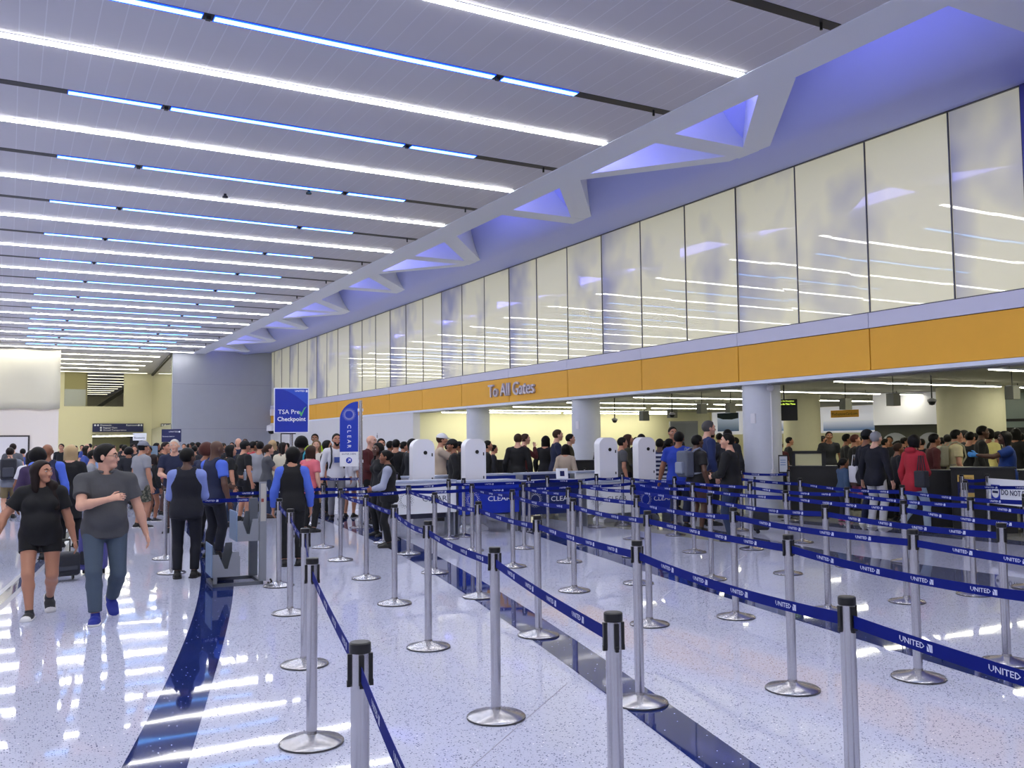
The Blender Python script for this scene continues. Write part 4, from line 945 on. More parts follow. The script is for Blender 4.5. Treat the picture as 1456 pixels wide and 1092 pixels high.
    def body(s, mats):
        f = Field(); q = s.H; s.torso(f); s.legs(f)
        for sd in (1, -1):
            s.arm(f, sd); s.hand(f, sd); s.footf(f, sd)
        g = s.hp_; hd = s.hd; R = s.R; ux = R@V3(1, 0, 0)
        f.cap(s.nb-V3(0, 0, .02*q), g(0, -.10, -.25), (.205 if s.fem else .25)*hd, (.19 if s.fem else .235)*hd, .03)
        f.ell(g(0, -.03, .09), (.345*hd, .44*hd, .40*hd), .02, R)
        f.cap(g(0, .14, -.10), g(0, .22, -.36), .27*hd, .155*hd, .03, u=ux, ku=1.08)
        f.ell(g(0, .33, -.40), (.13*hd, .10*hd, .085*hd), .025, R)
        f.cap(g(0, .40, .04), g(0, .475, -.13), .042*hd, .058*hd, .015); f.ell(g(0, .46, -.16), (.075*hd, .05*hd, .035*hd), .012, R)
        f.cap(g(-.17, .36, .095), g(.17, .36, .095), .05*hd, k=.025)
        for sd in (1, -1):
            f.ell(g(sd*.155, .44, .005), (.085*hd, .05*hd, .05*hd), .02, R, sub=1)
            f.ell(g(sd*.37, -.03, -.04), (.045*hd, .10*hd, .145*hd), .008, R)
            f.ell(g(sd*.19, .30, -.12), (.11*hd, .10*hd, .09*hd), .03, R)
        f.cap(g(-.09, .375, -.245), g(.09, .375, -.245), .035*hd, k=.012); f.cap(g(-.07, .37, -.295), g(.07, .37, -.295), .038*hd, k=.012)
        return f.mesh('body', s.h, mats)
    def hair(s, style, h, m):
        g = s.hp_; hd = s.hd; R = s.R; f = Field(); n = R@V3(0, .85, -.52)
        fp = g(0, .25, .27); cut = ((fp, n),); lo_ = ((g(0, 0, -.27), R@V3(0, 0, -1)),)
        sc = 1.08 if style not in ('thin',) else 1.03
        if style == 'afro':
            f.ell(g(0, -.09, .10), (.50*hd, .54*hd, .50*hd), .03, R, cut=((g(0, .22, .27), n),)); f.cap(g(-.3, -.16, -.1), g(.3, -.16, -.1), .24*hd, k=.06); return f.mesh('hair', h, m)
        f.ell(g(0, -.035, .095), (.345*hd*sc+.006, .44*hd*sc+.006, .41*hd*sc+.004), .01, R, cut=cut+lo_)
        dn = lambda x, y, z: s.hc+(V3(*(R@V3(x, y, 0)), )*hd)+V3(0, 0, z*hd)
        if style in ('long', 'bob', 'locks'):
            z1 = dict(long=-.95, bob=-.42, locks=-.78)[style]
            f.cap(g(0, -.22, .0), dn(0, -.30, z1), .34*hd, .16*hd, .05, u=R@V3(1, 0, 0), ku=1.2, kv=.75)
            for sd in (1, -1):
                f.cap(g(sd*.29, -.06, .12), dn(sd*.32, -.10, z1*.8), .15*hd, .13*hd, .04)
                if style == 'long': f.cap(dn(sd*.32, -.08, -.35), dn(sd*.36, .02, z1*.95), .12*hd, .08*hd, .05)
        if style == 'long' and s.h < .009:      # hair brought forward over the far shoulder
            f.cap(g(-.2, -.1, -.2), s.up(s.P(-.062, .012, .84)), .13*hd, .20*hd, .04); f.cap(s.up(s.P(-.062, .012, .84)), s.up(s.P(-.088, .066, .70)), .20*hd, .13*hd, .04, u=V3(1, 0, 0), ku=1.25, kv=.8)
        if style == 'pony': f.cap(g(0, -.44, .16), g(0, -.62, -.10), .10*hd, .13*hd, .03); f.cap(g(0, -.62, -.10), dn(0, -.55, -.62), .13*hd, .05*hd, .03)
        if style == 'bun': f.ell(g(0, -.50, .14), (.19*hd, .17*hd, .18*hd), .02, R)
        return f.mesh('hair', h, m)
    def hat(s, kind, h, m):
        g = s.hp_; hd = s.hd; R = s.R; f = Field(); z = .12 if kind == 'cap' else .02
        f.ell(g(0, -.035, .11), (.385*hd+.008, .48*hd+.008, .44*hd+.008), .01, R, cut=((g(0, 0, z), R@V3(0, -.12 if kind == 'cap' else 0, -1)),))
        if kind == 'cap': f.cap(g(0, .28, .17), g(0, .62, .10), .30*hd, .22*hd, .02, u=R@V3(1, 0, 0), ku=1.0, kv=.16)
        return f.mesh('hat', h, m)
    def top(s, h, m, sleeve='s', hem=.46, t=.012, vest=False, hood=False):
        f = Field(); q = s.H; cut = ((V3(0, 0, hem*q+s.dz), V3(0, 0, -1)),); tt = t+(.008 if s.belly > .4 else 0)
        s.torso(f, tt, cut, .035)
        if hem < .49:
            f.ell(s.P(0, -.004, .53), (.098*q*s.w+t+.006, .070*q*(.6+.4*s.w)+t+.006, .09*q+t), .03, cut=cut)
            for sd in (1, -1): f.ell(s.P(sd*.042*s.w, -.038, .50), (.048*q*s.w+t+.006, .044*q+t+.007, .055*q+t), .03, cut=cut)
        if hem < .44:
            f.cap(s.P(0, 0, .52), s.P(0, 0, hem-.05), .075*q*s.w+t, .082*q*s.w+t, .05, u=V3(1, 0, 0), ku=1.22, cut=cut)
        elif hem < .5:
            f.cap(s.P(0, .002, .56), s.P(0, .002, hem-.03), .062*q*s.w+t, .068*q*s.w+t, .05, u=V3(1, 0, 0), ku=1.34, cut=cut)
        if vest:
            for sd in (1, -1): f.cap(s.S[sd], s.S[sd]+V3(sd*.07*q, 0, -.03*q), .058*q, .075*q, .01, sub=1)
            f.cap(s.up(s.P(0, .085, .745)), s.up(s.P(0, .05, .88)), .012*q, .048*q, .01, sub=1)
        else:
            for sd in (1, -1): s.arm(f, sd, t+.004, .62 if sleeve == 's' else 1.93, .025, .010)
        if hood: f.ell(s.up(s.P(0, -.045, .845)), (.065*q, .045*q, .035*q), .02)
        f.cap(s.nb+V3(0, .0, .012*q), s.hc, .047*q+t*.4, .05*q, .012, sub=1)
        return f.mesh('top', h, m)
    def bottom(s, h, m, kind='long', t=.012):
        f = Field(); q = s.H; ct = ((V3(0, 0, .575*q+s.dz), V3(0, 0, 1)),)
        f.ell(s.P(0, -.004, .53), (.096*q*s.w+t, .068*q*(.6+.4*s.w)+t, .08*q+t), .03, cut=ct)
        for sd in (1, -1): f.ell(s.P(sd*.042*s.w, -.038, .50), (.046*q*s.w+t, .042*q+t, .05*q+t), .03, cut=ct)
        s.legs(f, t, {'long': 1.93, 'short': .88 if not s.fem else .42}[kind], .022, .012)
        return f.mesh('trousers' if kind == 'long' else 'shorts', h, m)

HEADS = {}
def eye_mesh():
    m = MB(); n = 8
    m.lathe([(.001, -1), (.38, -.92), (.71, -.71), (.92, -.38), (1, 0), (.92, .38), (.71, .71), (.5, .866)], 10); k = len(m.f); m.mi = 1
    m.lathe([(.5, .866), (.3, .955), (.001, 1.0)], 10)
    return m.mesh('eye', [M_EYE, M_IRIS], True)
EYE = eye_mesh()
MESHES = {}
def make_person(e):
    dep = e['dep']; near = e.get('near'); far = e.get('far')
    h = .0075 if near else .011 if dep < 16 else .014 if dep < 21 else .018; hc = h if near else h*1.15
    key = None
    sk = e.get('skin', 1); fem = e.get('fem', 0); g = e.get('group')
    hk, hcol = e['hair']; top = e['top']; bot = e['bot']
    arm = e.get('arm', ('hang', 'hang'))
    if g:
        key = (g, sk, int(e['fd']) // 180)
        if key in MESHES:
            r0, H0 = MESHES[key]; r = dup(r0, (*e['at'], 0), -math.radians(e['fd'])); s_ = e['H']/H0; r.scale = (s_, s_, s_); r['label'] = e['label']; return r
    P = Person(e['H'], e.get('w', 1.0), e.get('belly', .1), fem, arm, e.get('leg', 'stand'), e.get('hy', 0), e.get('hp', 0), e.get('lean', 2), h, .0085 if h < .012 else .0105)
    skin = SKIN[sk]
    body = link('person', P.body(skin)); tag(body, e['label'], 'person', g)
    body.location = (*e['at'], 0); body.rotation_euler = (0, 0, -math.radians(e['fd']))
    if hk != 'bald': link('hair', P.hair(hk, max(h, .008), HAIR[hcol]), body)
    vest = e.get('vest')
    link({'l': 'jacket' if top[2] < .45 else 'shirt', 's': 't_shirt'}[top[1]], P.top(hc, CL[top[0]], top[1], .50 if vest else top[2], .012, hood='hood' in top), body)
    if vest: link('vest', P.top(hc, CL[vest], 's', .472, .024, vest=True), body)
    link('trousers' if bot[0] == 'long' else 'shorts', P.bottom(hc, CL[bot[1]], bot[0], .012 if not fem else .008), body)
    sh = e.get('shoe', 'black')
    for sd in (1, -1):
        f = Field(); P.footf(f, sd, .006, .012); so = link('shoe', f.mesh('shoe', max(h*.8, .007), SHOE[sh]), body)
        if dep < 22 and sh != 'brown':
            f = Field(); P.footf(f, sd, .009, sole=True); link('sole', f.mesh('sole', max(h*.6, .006), M_SOLE if sh in ('canvas', 'white', 'blue') or bot[1] == 'camo' else MATS['shoe_black']), so)
        if near and sh == 'canvas':
            A, R = P.foot(sd); q = P.H; b = MB()
            for k in range(4):
                y = .012+.016*k; z = -.004-.0055*k
                b.tube([A+R@(V3(x*q, y*q, z*q+(-.010*abs(x)/.018)*q)) for x in (-.018, -.009, 0, .009, .018)], .0035, 5)
            b.build('lace', M_SOLE, so, True)
            f = Field(); c_ = (A+R@V3(0, .078*q, 0), R@V3(0, -1, 0)); f.cap(A+R@V3(0, .03*q, -.03*q), A+R@V3(0, .088*q, -.036*q), .023*q+.0085, .02*q+.0085, .01, u=R@V3(1, 0, 0), ku=1.25, kv=.9, cut=(c_, (A+R@V3(0, 0, -.044*q), R@V3(0, 0, -1)))); link('toe_cap', f.mesh('toe_cap', .006, M_SOLE), so)
    if not far:
        for sd in (1, -1):
            o = link('eye', EYE, body); o.scale = (.062*P.hd, .034*P.hd, .05*P.hd)
            M = Matrix([list(r) for r in P.R]).to_4x4() @ Matrix.Rotation(-PI/2, 4, 'X'); o.rotation_euler = M.to_euler(); o.location = P.hp_(sd*.155, .375, .01)
            b = MB(); b.tube([P.hp_(sd*.07, .425, .105), P.hp_(sd*.16, .415, .13), P.hp_(sd*.26, .35, .095)], [.012*P.hd*1.6, .022*P.hd*1.4, .01*P.hd], 6)
            b.build('eyebrow', HAIR[hcol if hk != 'bald' or hcol in HAIR else 'black'], body, True)
        b = MB(); b.tube([P.hp_(-.10, .385, -.262), P.hp_(-.04, .417, -.25), P.hp_(.04, .417, -.25), P.hp_(.10, .385, -.262)], [.01*P.hd, .028*P.hd, .028*P.hd, .01*P.hd], 6)
        b.tube([P.hp_(-.09, .385, -.27), P.hp_(0, .42, -.295), P.hp_(.09, .385, -.27)], [.008*P.hd, .03*P.hd, .008*P.hd], 6); b.build('lips', M_LIP[sk], body, True)
    if e.get('beard'):
        f = Field(); f.cap(P.hp_(0, .16, -.2), P.hp_(0, .25, -.40), .275*P.hd, .18*P.hd, .02, u=P.R@V3(1, 0, 0), ku=1.06, cut=((P.hp_(0, .2, -.18), P.R@V3(0, .2, 1)),)); link('beard', f.mesh('beard', .008, HAIR[hcol]), body)
    if e.get('hat'): link('cap' if e['hat'][0] == 'cap' else 'beanie', P.hat(e['hat'][0], max(h*.8, .008), CL[e['hat'][1]]), body)
    if 'collar' in top:
        b = MB(); q = P.H
        for sd in (1, -1):
            pts = [P.nb+V3(sd*.046*q*math.sin(a), -.046*q*math.cos(a)+.004*q, (.022-.020*(a/PI)**2)*q) for a in [PI*i/8 for i in range(8)]]
            b.tube(pts, .008*q, 8)
        b.build('collar', CL['charcoal'], body, True)
        b = MB(); b.bbox((-.006, 0, 0), (.006, .004, 0.01))
        z = [.50+.045*i for i in range(7)]
    if e.get('wrap'):
        f = Field(); cut = ((P.P(0, 0, .57), V3(0, 0, 1)), (P.P(0, 0, .36), V3(0, 0, -1)))
        f.cap(P.P(0, -.01, .57), P.P(0, -.01, .36), .072*P.H*P.w, .08*P.H*P.w, .02, u=V3(1, 0, 0), ku=1.28, cut=cut); link('tied_shirt', f.mesh('tied_shirt', hc, CL['palegrey']), body)
    if e.get('glasses'):
        b = MB(); gp = P.hp_
        for sd in (1, -1):
            ring = [gp(sd*.165+.115*math.cos(a), .46, .0+.085*math.sin(a)) for a in [2*PI*i/14 for i in range(15)]]; b.tube(ring, .0022, 5); b.tube([gp(sd*.28, .45, .02), gp(sd*.37, .2, .03), gp(sd*.385, -.02, .0)], .0024, 5)
        b.tube([gp(-.05, .465, .02), gp(.05, .465, .02)], .0022, 5); b.build('glasses', M_BLACK, body, True)
    if e.get('glove'):
        f = Field(); P.hand(f, -1); 
        for i, q in enumerate(f.p): f.p[i] = q[:3]+(q[3]+.003, q[4]+.003)+q[5:]
        link('glove', f.mesh('glove', .008, M_GLOVE), body)
    if 'print' in top:
        b = MB(); c = P.up(P.P(0, .098, .70)); b.box(c, (.15, .012, .12)); b.build('chest_print', CL['blue'], body)
    if e.get('straps') or e.get('strap'):
        for sd in ((1, -1) if e.get('straps') else (1,)):
            q = P.H; pts = [P.up(P.P(sd*.06, -.085, .66)), P.up(P.P(sd*.065, -.075, .80)), P.up(P.P(sd*.066, -.01, .862)), P.up(P.P(sd*.065, .07, .80)), P.up(P.P(sd*.07, .092, .68)), P.up(P.P(sd*.085, .05, .6))]
            MB().tube(pts, .017, 6).build('strap', CL['dark'] if e.get('straps') else mat('cyan_strap', '#2f9ab4', .6), body, True)
    if g: MESHES[key] = (body, e['H'])
    e['P'] = P; e['obj'] = body
    return body
PEOPLE = [
 dict(at=(0.3, 10.27), H=1.55, fd=185, label='woman in black tee and black shorts walking with a dark phone in hand', dep=9.1, fem=1, w=1.16, belly=0.5, skin=1, hy=52, hair=('long', 'darkbrown'), top=('black', 's', 0.47), bot=('short', 'black'), shoe='canvas', arm=('phonehang', 'hang'), leg='walkR', near=1),
 dict(at=(0.84, 9.73), H=1.71, fd=181, label='man with glasses in dark grey shirt and jeans, hand raised across his chest', dep=8.9, w=1.16, belly=0.85, skin=0, hy=68, hair=('short', 'black'), top=('charcoal', 's', 0.475, 'collar'), bot=('long', 'denim'), shoe='blue', arm=('chest', 'hang'), leg='walkR', near=1, glasses=1),
 dict(at=(0.03, 24.28), H=1.67, fd=5, label='person in grey-blue tee and khaki shorts walking off with a dark backpack', dep=21.2, skin=0, hair=('short', 'darkbrown'), top=('greyblue', 's', 0.46), bot=('short', 'khaki'), shoe='black', arm=('hang', 'hang'), leg='walkR', pack='dark'),
 dict(at=(0.11, 30.88), H=1.76, fd=10, label='person in slate tee beyond the dark backpack', dep=27.0, skin=0, hair=('short', 'darkbrown'), top=('slate', 's', 0.46), bot=('long', 'navy')),
 dict(at=(0.41, 33.01), H=1.6, fd=351, label='person with blue vest and white sleeves beside the white door', dep=29.0, skin=1, hair=('short', 'black'), top=('white', 'l', 0.46), vest='blue', bot=('long', 'navy')),
 dict(at=(0.35, 17.58), H=1.61, fd=21, label='woman with black hair, white blouse and purple bag strap behind the walking couple', dep=15.5, fem=1, skin=2, hair=('long', 'black'), top=('white', 's', 0.46), bot=('long', 'navy')),
 dict(at=(0.38, 15.26), H=1.65, fd=11, label='woman with black curly hair and dark purple jacket behind the walking couple', dep=13.5, fem=1, skin=2, hair=('afro', 'black'), top=('plum', 'l', 0.44), bot=('long', 'black')),
 dict(at=(0.54, 16.32), H=1.71, fd=10, label='bald man in navy vest and periwinkle shirt seen from behind', dep=14.5, skin=2, hair=('bald', 'black'), top=('periwinkle', 'l', 0.47), vest='navy', bot=('long', 'navy')),
 dict(at=(1.7, 36.87), H=1.75, fd=203, label='person in dark jacket standing before the yellow-lit wall', dep=33.0, skin=1, hair=('short', 'black'), top=('black', 'l', 0.45), bot=('long', 'black')),
 dict(at=(0.91, 16.92), H=1.69, fd=15, label='blonde woman in black padded long coat seen from behind', dep=15.2, fem=1, skin=0, hair=('long', 'blonde'), top=('black', 'l', 0.28), bot=('long', 'black'), shoe='black', w=1.1, arm=('hang', 'hold')),
 dict(at=(1.85, 27.63), H=1.67, fd=104, label='woman with long brown hair and blue top beyond the blonde woman', dep=25.0, fem=1, skin=0, hair=('long', 'darkbrown'), top=('blue', 'l', 0.46), bot=('long', 'navy')),
 dict(at=(1.36, 18.73), H=1.59, fd=99, label='dark-haired boy in pale grey tee behind the man with glasses', dep=17.0, skin=0, hair=('short', 'black'), top=('lightgrey', 's', 0.46), bot=('long', 'navy')),
 dict(at=(2.73, 39.74), H=1.75, fd=189, label='man with receding hair by the opening under the wayfinding sign', dep=36.0, skin=0, hair=('bald', 'brown'), top=('blue', 's', 0.46), bot=('long', 'navy')),
 dict(at=(2.86, 37.38), H=1.69, fd=174, label='man in light blue shirt under the wayfinding sign', dep=34.0, skin=0, hair=('short', 'brown'), top=('lightblue', 's', 0.46), bot=('long', 'navy')),
 dict(at=(2.91, 28.18), H=1.68, fd=21, label='person in black jacket behind the grey cap man', dep=26.0, skin=1, hair=('short', 'black'), top=('black', 'l', 0.46), bot=('long', 'black')),
 dict(at=(2.79, 25.96), H=1.62, fd=1, label='person with backpack and dark curly hair behind the grey cap man', dep=24.0, skin=2, hair=('afro', 'black'), top=('dark', 'l', 0.46), bot=('long', 'black')),
 dict(at=(2.37, 19.86), H=1.75, fd=69, label='man in grey cap, grey tee and camouflage shorts', dep=18.5, w=1.12, belly=0.6, skin=1, hair=('short', 'black'), hat=('cap', 'capgrey'), top=('lightgrey', 's', 0.44), bot=('short', 'camo'), shoe='black', arm=('hang', 'hang')),
 dict(at=(3.12, 24.63), H=1.65, fd=207, label='person in black and white top beside the small kiosk', dep=23.0, skin=2, hair=('short', 'black'), top=('white', 'l', 0.46), vest='black', bot=('long', 'black')),
 dict(at=(2.78, 21.38), H=1.47, fd=57, label='long-haired woman in dark jacket and denim shorts with a pink wristband', dep=20.0, fem=1, skin=2, hair=('long', 'darkbrown'), top=('black', 'l', 0.46), bot=('short', 'denimdark'), shoe='canvas', arm=('hang', 'hold')),
 dict(at=(3.3, 23.38), H=1.74, fd=128, label='person in black sweater with grey scarf near the white-haired man', dep=22.0, skin=1, hair=('short', 'darkbrown'), top=('black', 'l', 0.46), bot=('long', 'brown')),
 dict(at=(2.81, 18.49), H=1.78, fd=199, label='white-haired man in navy polo facing the camera with papers', dep=17.5, w=1.08, belly=0.4, skin=0, hair=('thin', 'white'), top=('navy', 's', 0.46), bot=('long', 'brown'), arm=('hold', 'hold')),
 dict(at=(1.99, 12.12), H=1.63, fd=17, label='staff member in black vest and pale blue sleeves with her back to us', dep=11.5, fem=1, skin=3, hy=-35, hair=('short', 'black'), top=('periwinklelight', 'l', 0.47), vest='navyblack', bot=('long', 'navyblack'), shoe='black', arm=('hold', 'hold'), w=1.08),
 dict(at=(2.83, 15.5), H=1.7, fd=50, label='person with reddish-brown curls beside the bald staff man', dep=14.9, fem=1, skin=2, hair=('afro', 'auburn'), top=('navy', 'l', 0.46), bot=('long', 'black')),
 dict(at=(2.68, 14.0), H=1.73, fd=66, label='bald staff man in blue shirt sleeves and dark vest looking down', dep=13.5, w=1.08, belly=0.3, skin=3, hp=-18, hair=('bald', 'black'), top=('periwinkle', 's', 0.47), vest='navy', bot=('long', 'navyblack'), shoe='black', arm=('hang', 'hold')),
 dict(at=(3.95, 19.11), H=1.66, fd=87, label='black-haired woman in black tee and jeans holding a water bottle', dep=18.6, fem=1, skin=1, w=1.12, belly=0.5, hair=('long', 'black'), top=('black', 's', 0.47), bot=('long', 'denimdark'), shoe='black', arm=('hang', 'hold')),
 dict(at=(4.51, 20.32), H=1.74, fd=74, label='man in black cap, black tee and black shorts with tall socks', dep=19.9, skin=1, hair=('short', 'black'), hat=('cap', 'black'), top=('black', 's', 0.44), bot=('short', 'black'), shoe='black', arm=('hang', 'hang'), w=1.08),
 dict(at=(5.63, 24.37), H=1.74, fd=73, label='man in red shirt behind the black cap man', dep=24.0, skin=2, hair=('short', 'black'), top=('red', 's', 0.46), bot=('long', 'black')),
 dict(at=(5.14, 20.76), H=1.66, fd=94, label='woman in grey tee with a ponytail and a white shirt tied round her waist', dep=20.6, fem=1, skin=0, hair=('pony', 'brown'), top=('slate', 's', 0.46), wrap='white', bot=('long', 'denimdark'), shoe='brown', arm=('crossed', 'crossed')),
 dict(at=(5.62, 21.29), H=1.7, fd=55, label='woman with brown hair and cream scarf under the checkpoint sign', dep=21.3, fem=1, skin=0, hy=-40, hair=('long', 'darkbrown'), top=('cream', 'l', 0.46), bot=('long', 'black')),
 dict(at=(3.44, 12.49), H=1.63, fd=17, label='staff woman in bright blue shirt and black vest seen from behind', dep=12.6, fem=1, skin=1, hy=30, hair=('bob', 'black'), top=('periwinkle', 'l', 0.47), vest='black', bot=('long', 'black'), shoe='black', arm=('hang', 'hang')),
 dict(at=(5.02, 17.61), H=1.81, fd=41, label='person in black hoodie with a cyan and red bag strap', dep=17.8, w=1.1, skin=3, hair=('afro', 'black'), top=('black', 'l', 0.42), bot=('long', 'black'), shoe='black', strap=1),
 dict(at=(5.0, 16.94), H=1.63, fd=61, label='woman with brown hair and pink top beside the black hoodie', dep=17.2, fem=1, skin=0, hair=('long', 'brown'), top=('pink', 's', 0.46), bot=('long', 'black')),
 dict(at=(6.54, 21.58), H=1.75, fd=202, label='blonde woman in white cardigan over grey top', dep=22.0, fem=1, skin=0, hair=('long', 'darkblonde'), top=('cardigan', 'l', 0.46), bot=('long', 'black')),
 dict(at=(7.39, 24.53), H=1.93, fd=202, label='man in neon yellow safety vest against the white wall', dep=25.0, skin=2, hair=('short', 'black'), top=('neon', 's', 0.46), bot=('long', 'navy')),
 dict(at=(6.42, 20.5), H=1.74, fd=107, label='woman with long black hair in dark top beside the neon vest', dep=21.0, fem=1, skin=1, hair=('long', 'black'), top=('black', 's', 0.46), bot=('long', 'black')),
 dict(at=(6.32, 19.4), H=1.88, fd=188, label='bearded man in white printed sweatshirt with backpack straps', dep=20.0, skin=1, beard=1, hair=('short', 'black'), top=('white', 'l', 0.46, 'print'), bot=('long', 'greytrouser'), straps=1),
 dict(at=(6.79, 19.88), H=1.51, fd=39, label='person in white top and grey shorts behind the feather banner', dep=20.6, fem=1, skin=1, hair=('short', 'brown'), top=('white', 's', 0.46), bot=('short', 'greytrouser')),
 dict(at=(6.61, 18.09), H=1.83, fd=140, label='bald man in dark red sweater', dep=19.0, skin=0, w=1.1, belly=0.3, hair=('bald', 'brown'), top=('maroon', 'l', 0.46), bot=('long', 'black'), arm=('hold', 'hold')),
 dict(at=(5.88, 15.53), H=1.67, fd=261, label='woman with long dark hair in charcoal vest facing the feather banner', dep=16.4, fem=1, skin=3, hy=10, hair=('long', 'black'), top=('black', 'l', 0.46), bot=('long', 'black'), shoe='black'),
 dict(at=(5.37, 13.81), H=1.55, fd=296, label='woman in black vest with pale grey sleeves, dark hair tied back', dep=14.6, fem=1, skin=2, hair=('bun', 'black'), top=('palegrey', 'l', 0.46), vest='black', bot=('long', 'black'), shoe='black', arm=('hold', 'hold')),
 dict(at=(7.18, 18.93), H=1.76, fd=191, label='dark-haired person behind the two vest women', dep=20.0, skin=1, hair=('short', 'black'), top=('black', 'l', 0.46), bot=('long', 'black')),
 dict(at=(7.69, 19.34), H=1.74, fd=42, label='man with cropped black hair and dark jacket behind the vest women', dep=20.6, skin=1, hair=('short', 'black'), top=('black', 'l', 0.46), bot=('long', 'black')),
 dict(at=(7.76, 18.61), H=1.75, fd=83, label='person in dark hooded coat beside the first white kiosk', dep=20.0, skin=2, hair=('long', 'black'), top=('dark', 'l', 0.46), bot=('long', 'black')),
 dict(at=(8.11, 17.83), H=1.85, fd=109, label='man in white and black cap and beige tee with hand to his mouth', dep=19.5, skin=1, hair=('short', 'brown'), hat=('cap', 'whitecap'), top=('beige', 's', 0.46), bot=('long', 'black'), arm=('phone', 'phone')),
 dict(at=(7.79, 16.42), H=1.72, fd=295, label='person in black cap and black jacket between the first two kiosks', dep=18.1, skin=2, hair=('short', 'black'), hat=('cap', 'black'), top=('black', 'l', 0.46), bot=('long', 'black')),
 dict(at=(9.58, 18.52), H=1.69, fd=107, label='dark-haired person half behind the second white kiosk', dep=20.8, skin=1, hair=('short', 'black'), top=('black', 'l', 0.46), bot=('long', 'black')),
 dict(at=(10.26, 18.24), H=1.84, fd=44, label='person in long black coat with back turned by the small notice', dep=20.9, skin=0, hair=('short', 'brown'), top=('black', 'l', 0.35), bot=('long', 'black')),
 dict(at=(11.12, 19.48), H=1.85, fd=110, label='person with brown hair looking away past the black coat', dep=22.4, skin=0, hair=('short', 'brown'), top=('maroon', 'l', 0.46), bot=('long', 'black'), arm=('phone', 'hang')),
 dict(at=(12.01, 19.91), H=1.8, fd=51, label='woman with long dark hair in black beside the navy tee man', dep=23.2, fem=1, skin=1, hair=('long', 'black'), top=('black', 'l', 0.46), bot=('long', 'black')),
 dict(at=(11.61, 18.75), H=1.94, fd=110, label='man in navy tee looking along the table before the yellow wall', dep=22.0, skin=0, hair=('short', 'brown'), top=('navy', 's', 0.46), bot=('long', 'navy'), arm=('hold', 'hold')),
 dict(at=(12.42, 19.45), H=1.84, fd=118, label='man in dark olive top leaning beside the round column', dep=23.0, skin=0, hair=('short', 'black'), top=('olive', 's', 0.46), bot=('long', 'black')),
 dict(at=(11.07, 17.47), H=1.59, fd=47, label='child in beige top beside the round column', dep=20.6, fem=1, skin=1, hair=('long', 'black'), top=('beige', 'l', 0.44), bot=('long', 'black')),
 dict(at=(11.69, 16.2), H=1.73, fd=106, label='man in charcoal tee between the two twin kiosks', dep=19.8, skin=1, hair=('short', 'black'), top=('charcoal', 's', 0.46), bot=('long', 'black')),
 dict(at=(12.33, 16.87), H=1.8, fd=116, label='woman with long brown hair in camouflage top between the twin kiosks', dep=20.7, fem=1, skin=1, hair=('long', 'brown'), top=('olive', 'l', 0.46), bot=('long', 'black'), arm=('hold', 'hold')),
 dict(at=(13.11, 17.35), H=1.81, fd=57, label='dark-haired person peeking above the end kiosk', dep=21.5, skin=1, hair=('short', 'black'), top=('dark', 'l', 0.46), bot=('long', 'black')),
 dict(at=(12.43, 15.79), H=1.69, fd=53, label='child in blue and white striped shirt', dep=19.8, skin=3, hair=('short', 'black'), top=('stripe', 's', 0.46), bot=('short', 'navy')),
 dict(at=(12.91, 16.1), H=1.69, fd=99, label='child in teal tee beside the striped shirt', dep=20.3, skin=3, hair=('short', 'black'), top=('teal', 's', 0.46), bot=('short', 'navy')),
 dict(at=(13.75, 16.98), H=1.97, fd=199, label='officer with cropped hair in black uniform facing the line', dep=21.5, skin=1, hair=('short', 'black'), top=('black', 'l', 0.46), bot=('long', 'black')),
 dict(at=(11.17, 13.61), H=1.82, fd=59, label='broad man in royal blue polo seen from behind', dep=17.3, w=1.22, belly=0.5, skin=2, hair=('short', 'black'), top=('royal', 's', 0.46), bot=('long', 'navy')),
 dict(at=(10.93, 12.84), H=1.75, fd=95, label='man in dark tee and brown shorts wearing a grey backpack', dep=16.5, w=1.06, skin=3, hair=('short', 'black'), top=('blacktee', 's', 0.46), bot=('short', 'brown'), shoe='black', arm=('hang', 'hold'), pack='grey'),
 dict(at=(11.97, 13.73), H=2.03, fd=111, label='tall man with grey cropped hair and navy sweater', dep=17.8, w=1.1, skin=0, hair=('short', 'greydark'), top=('navyblue', 'l', 0.46), bot=('long', 'black')),
 dict(at=(10.46, 11.41), H=1.76, fd=331, label='man in black jacket looking back over the belts', dep=15.0, w=1.16, skin=0, hy=20, hair=('short', 'black'), top=('black', 'l', 0.45), bot=('long', 'denimdark'), shoe='black', arm=('hang', 'hold')),
 dict(at=(13.86, 15.21), H=1.88, fd=57, label='dark-haired person behind the black jacket man', dep=20.0, skin=1, hair=('short', 'black'), top=('dark', 'l', 0.46), bot=('long', 'black')),
 dict(at=(16.72, 16.51), H=1.61, fd=75, label='person in cream cap behind the framed notice', dep=22.5, skin=2, hair=('short', 'black'), hat=('cap', 'cream'), top=('maroon', 's', 0.46), bot=('long', 'black')),
 dict(at=(19.78, 17.66), H=1.84, fd=218, label='officer in dark uniform beyond the desks by the pale column', dep=25.0, skin=2, hair=('short', 'black'), top=('dark', 's', 0.46), bot=('long', 'black')),
 dict(at=(17.75, 15.35), H=1.76, fd=129, label='person in black jacket with lanyard before the blue mural', dep=22.0, skin=2, hair=('short', 'black'), top=('black', 'l', 0.46), bot=('long', 'black')),
 dict(at=(17.11, 14.56), H=1.74, fd=125, label='red-haired person in black top before the blue mural', dep=21.0, skin=1, hair=('short', 'auburn'), top=('black', 's', 0.46), bot=('long', 'black')),
 dict(at=(14.66, 12.77), H=1.26, fd=109, label='child in denim jacket carrying a pink and white bag', dep=18.2, fem=1, skin=2, hair=('pony', 'black'), top=('denimjacket', 'l', 0.47), bot=('long', 'darkgrey'), shoe='pinkshoe', arm=('hang', 'hold')),
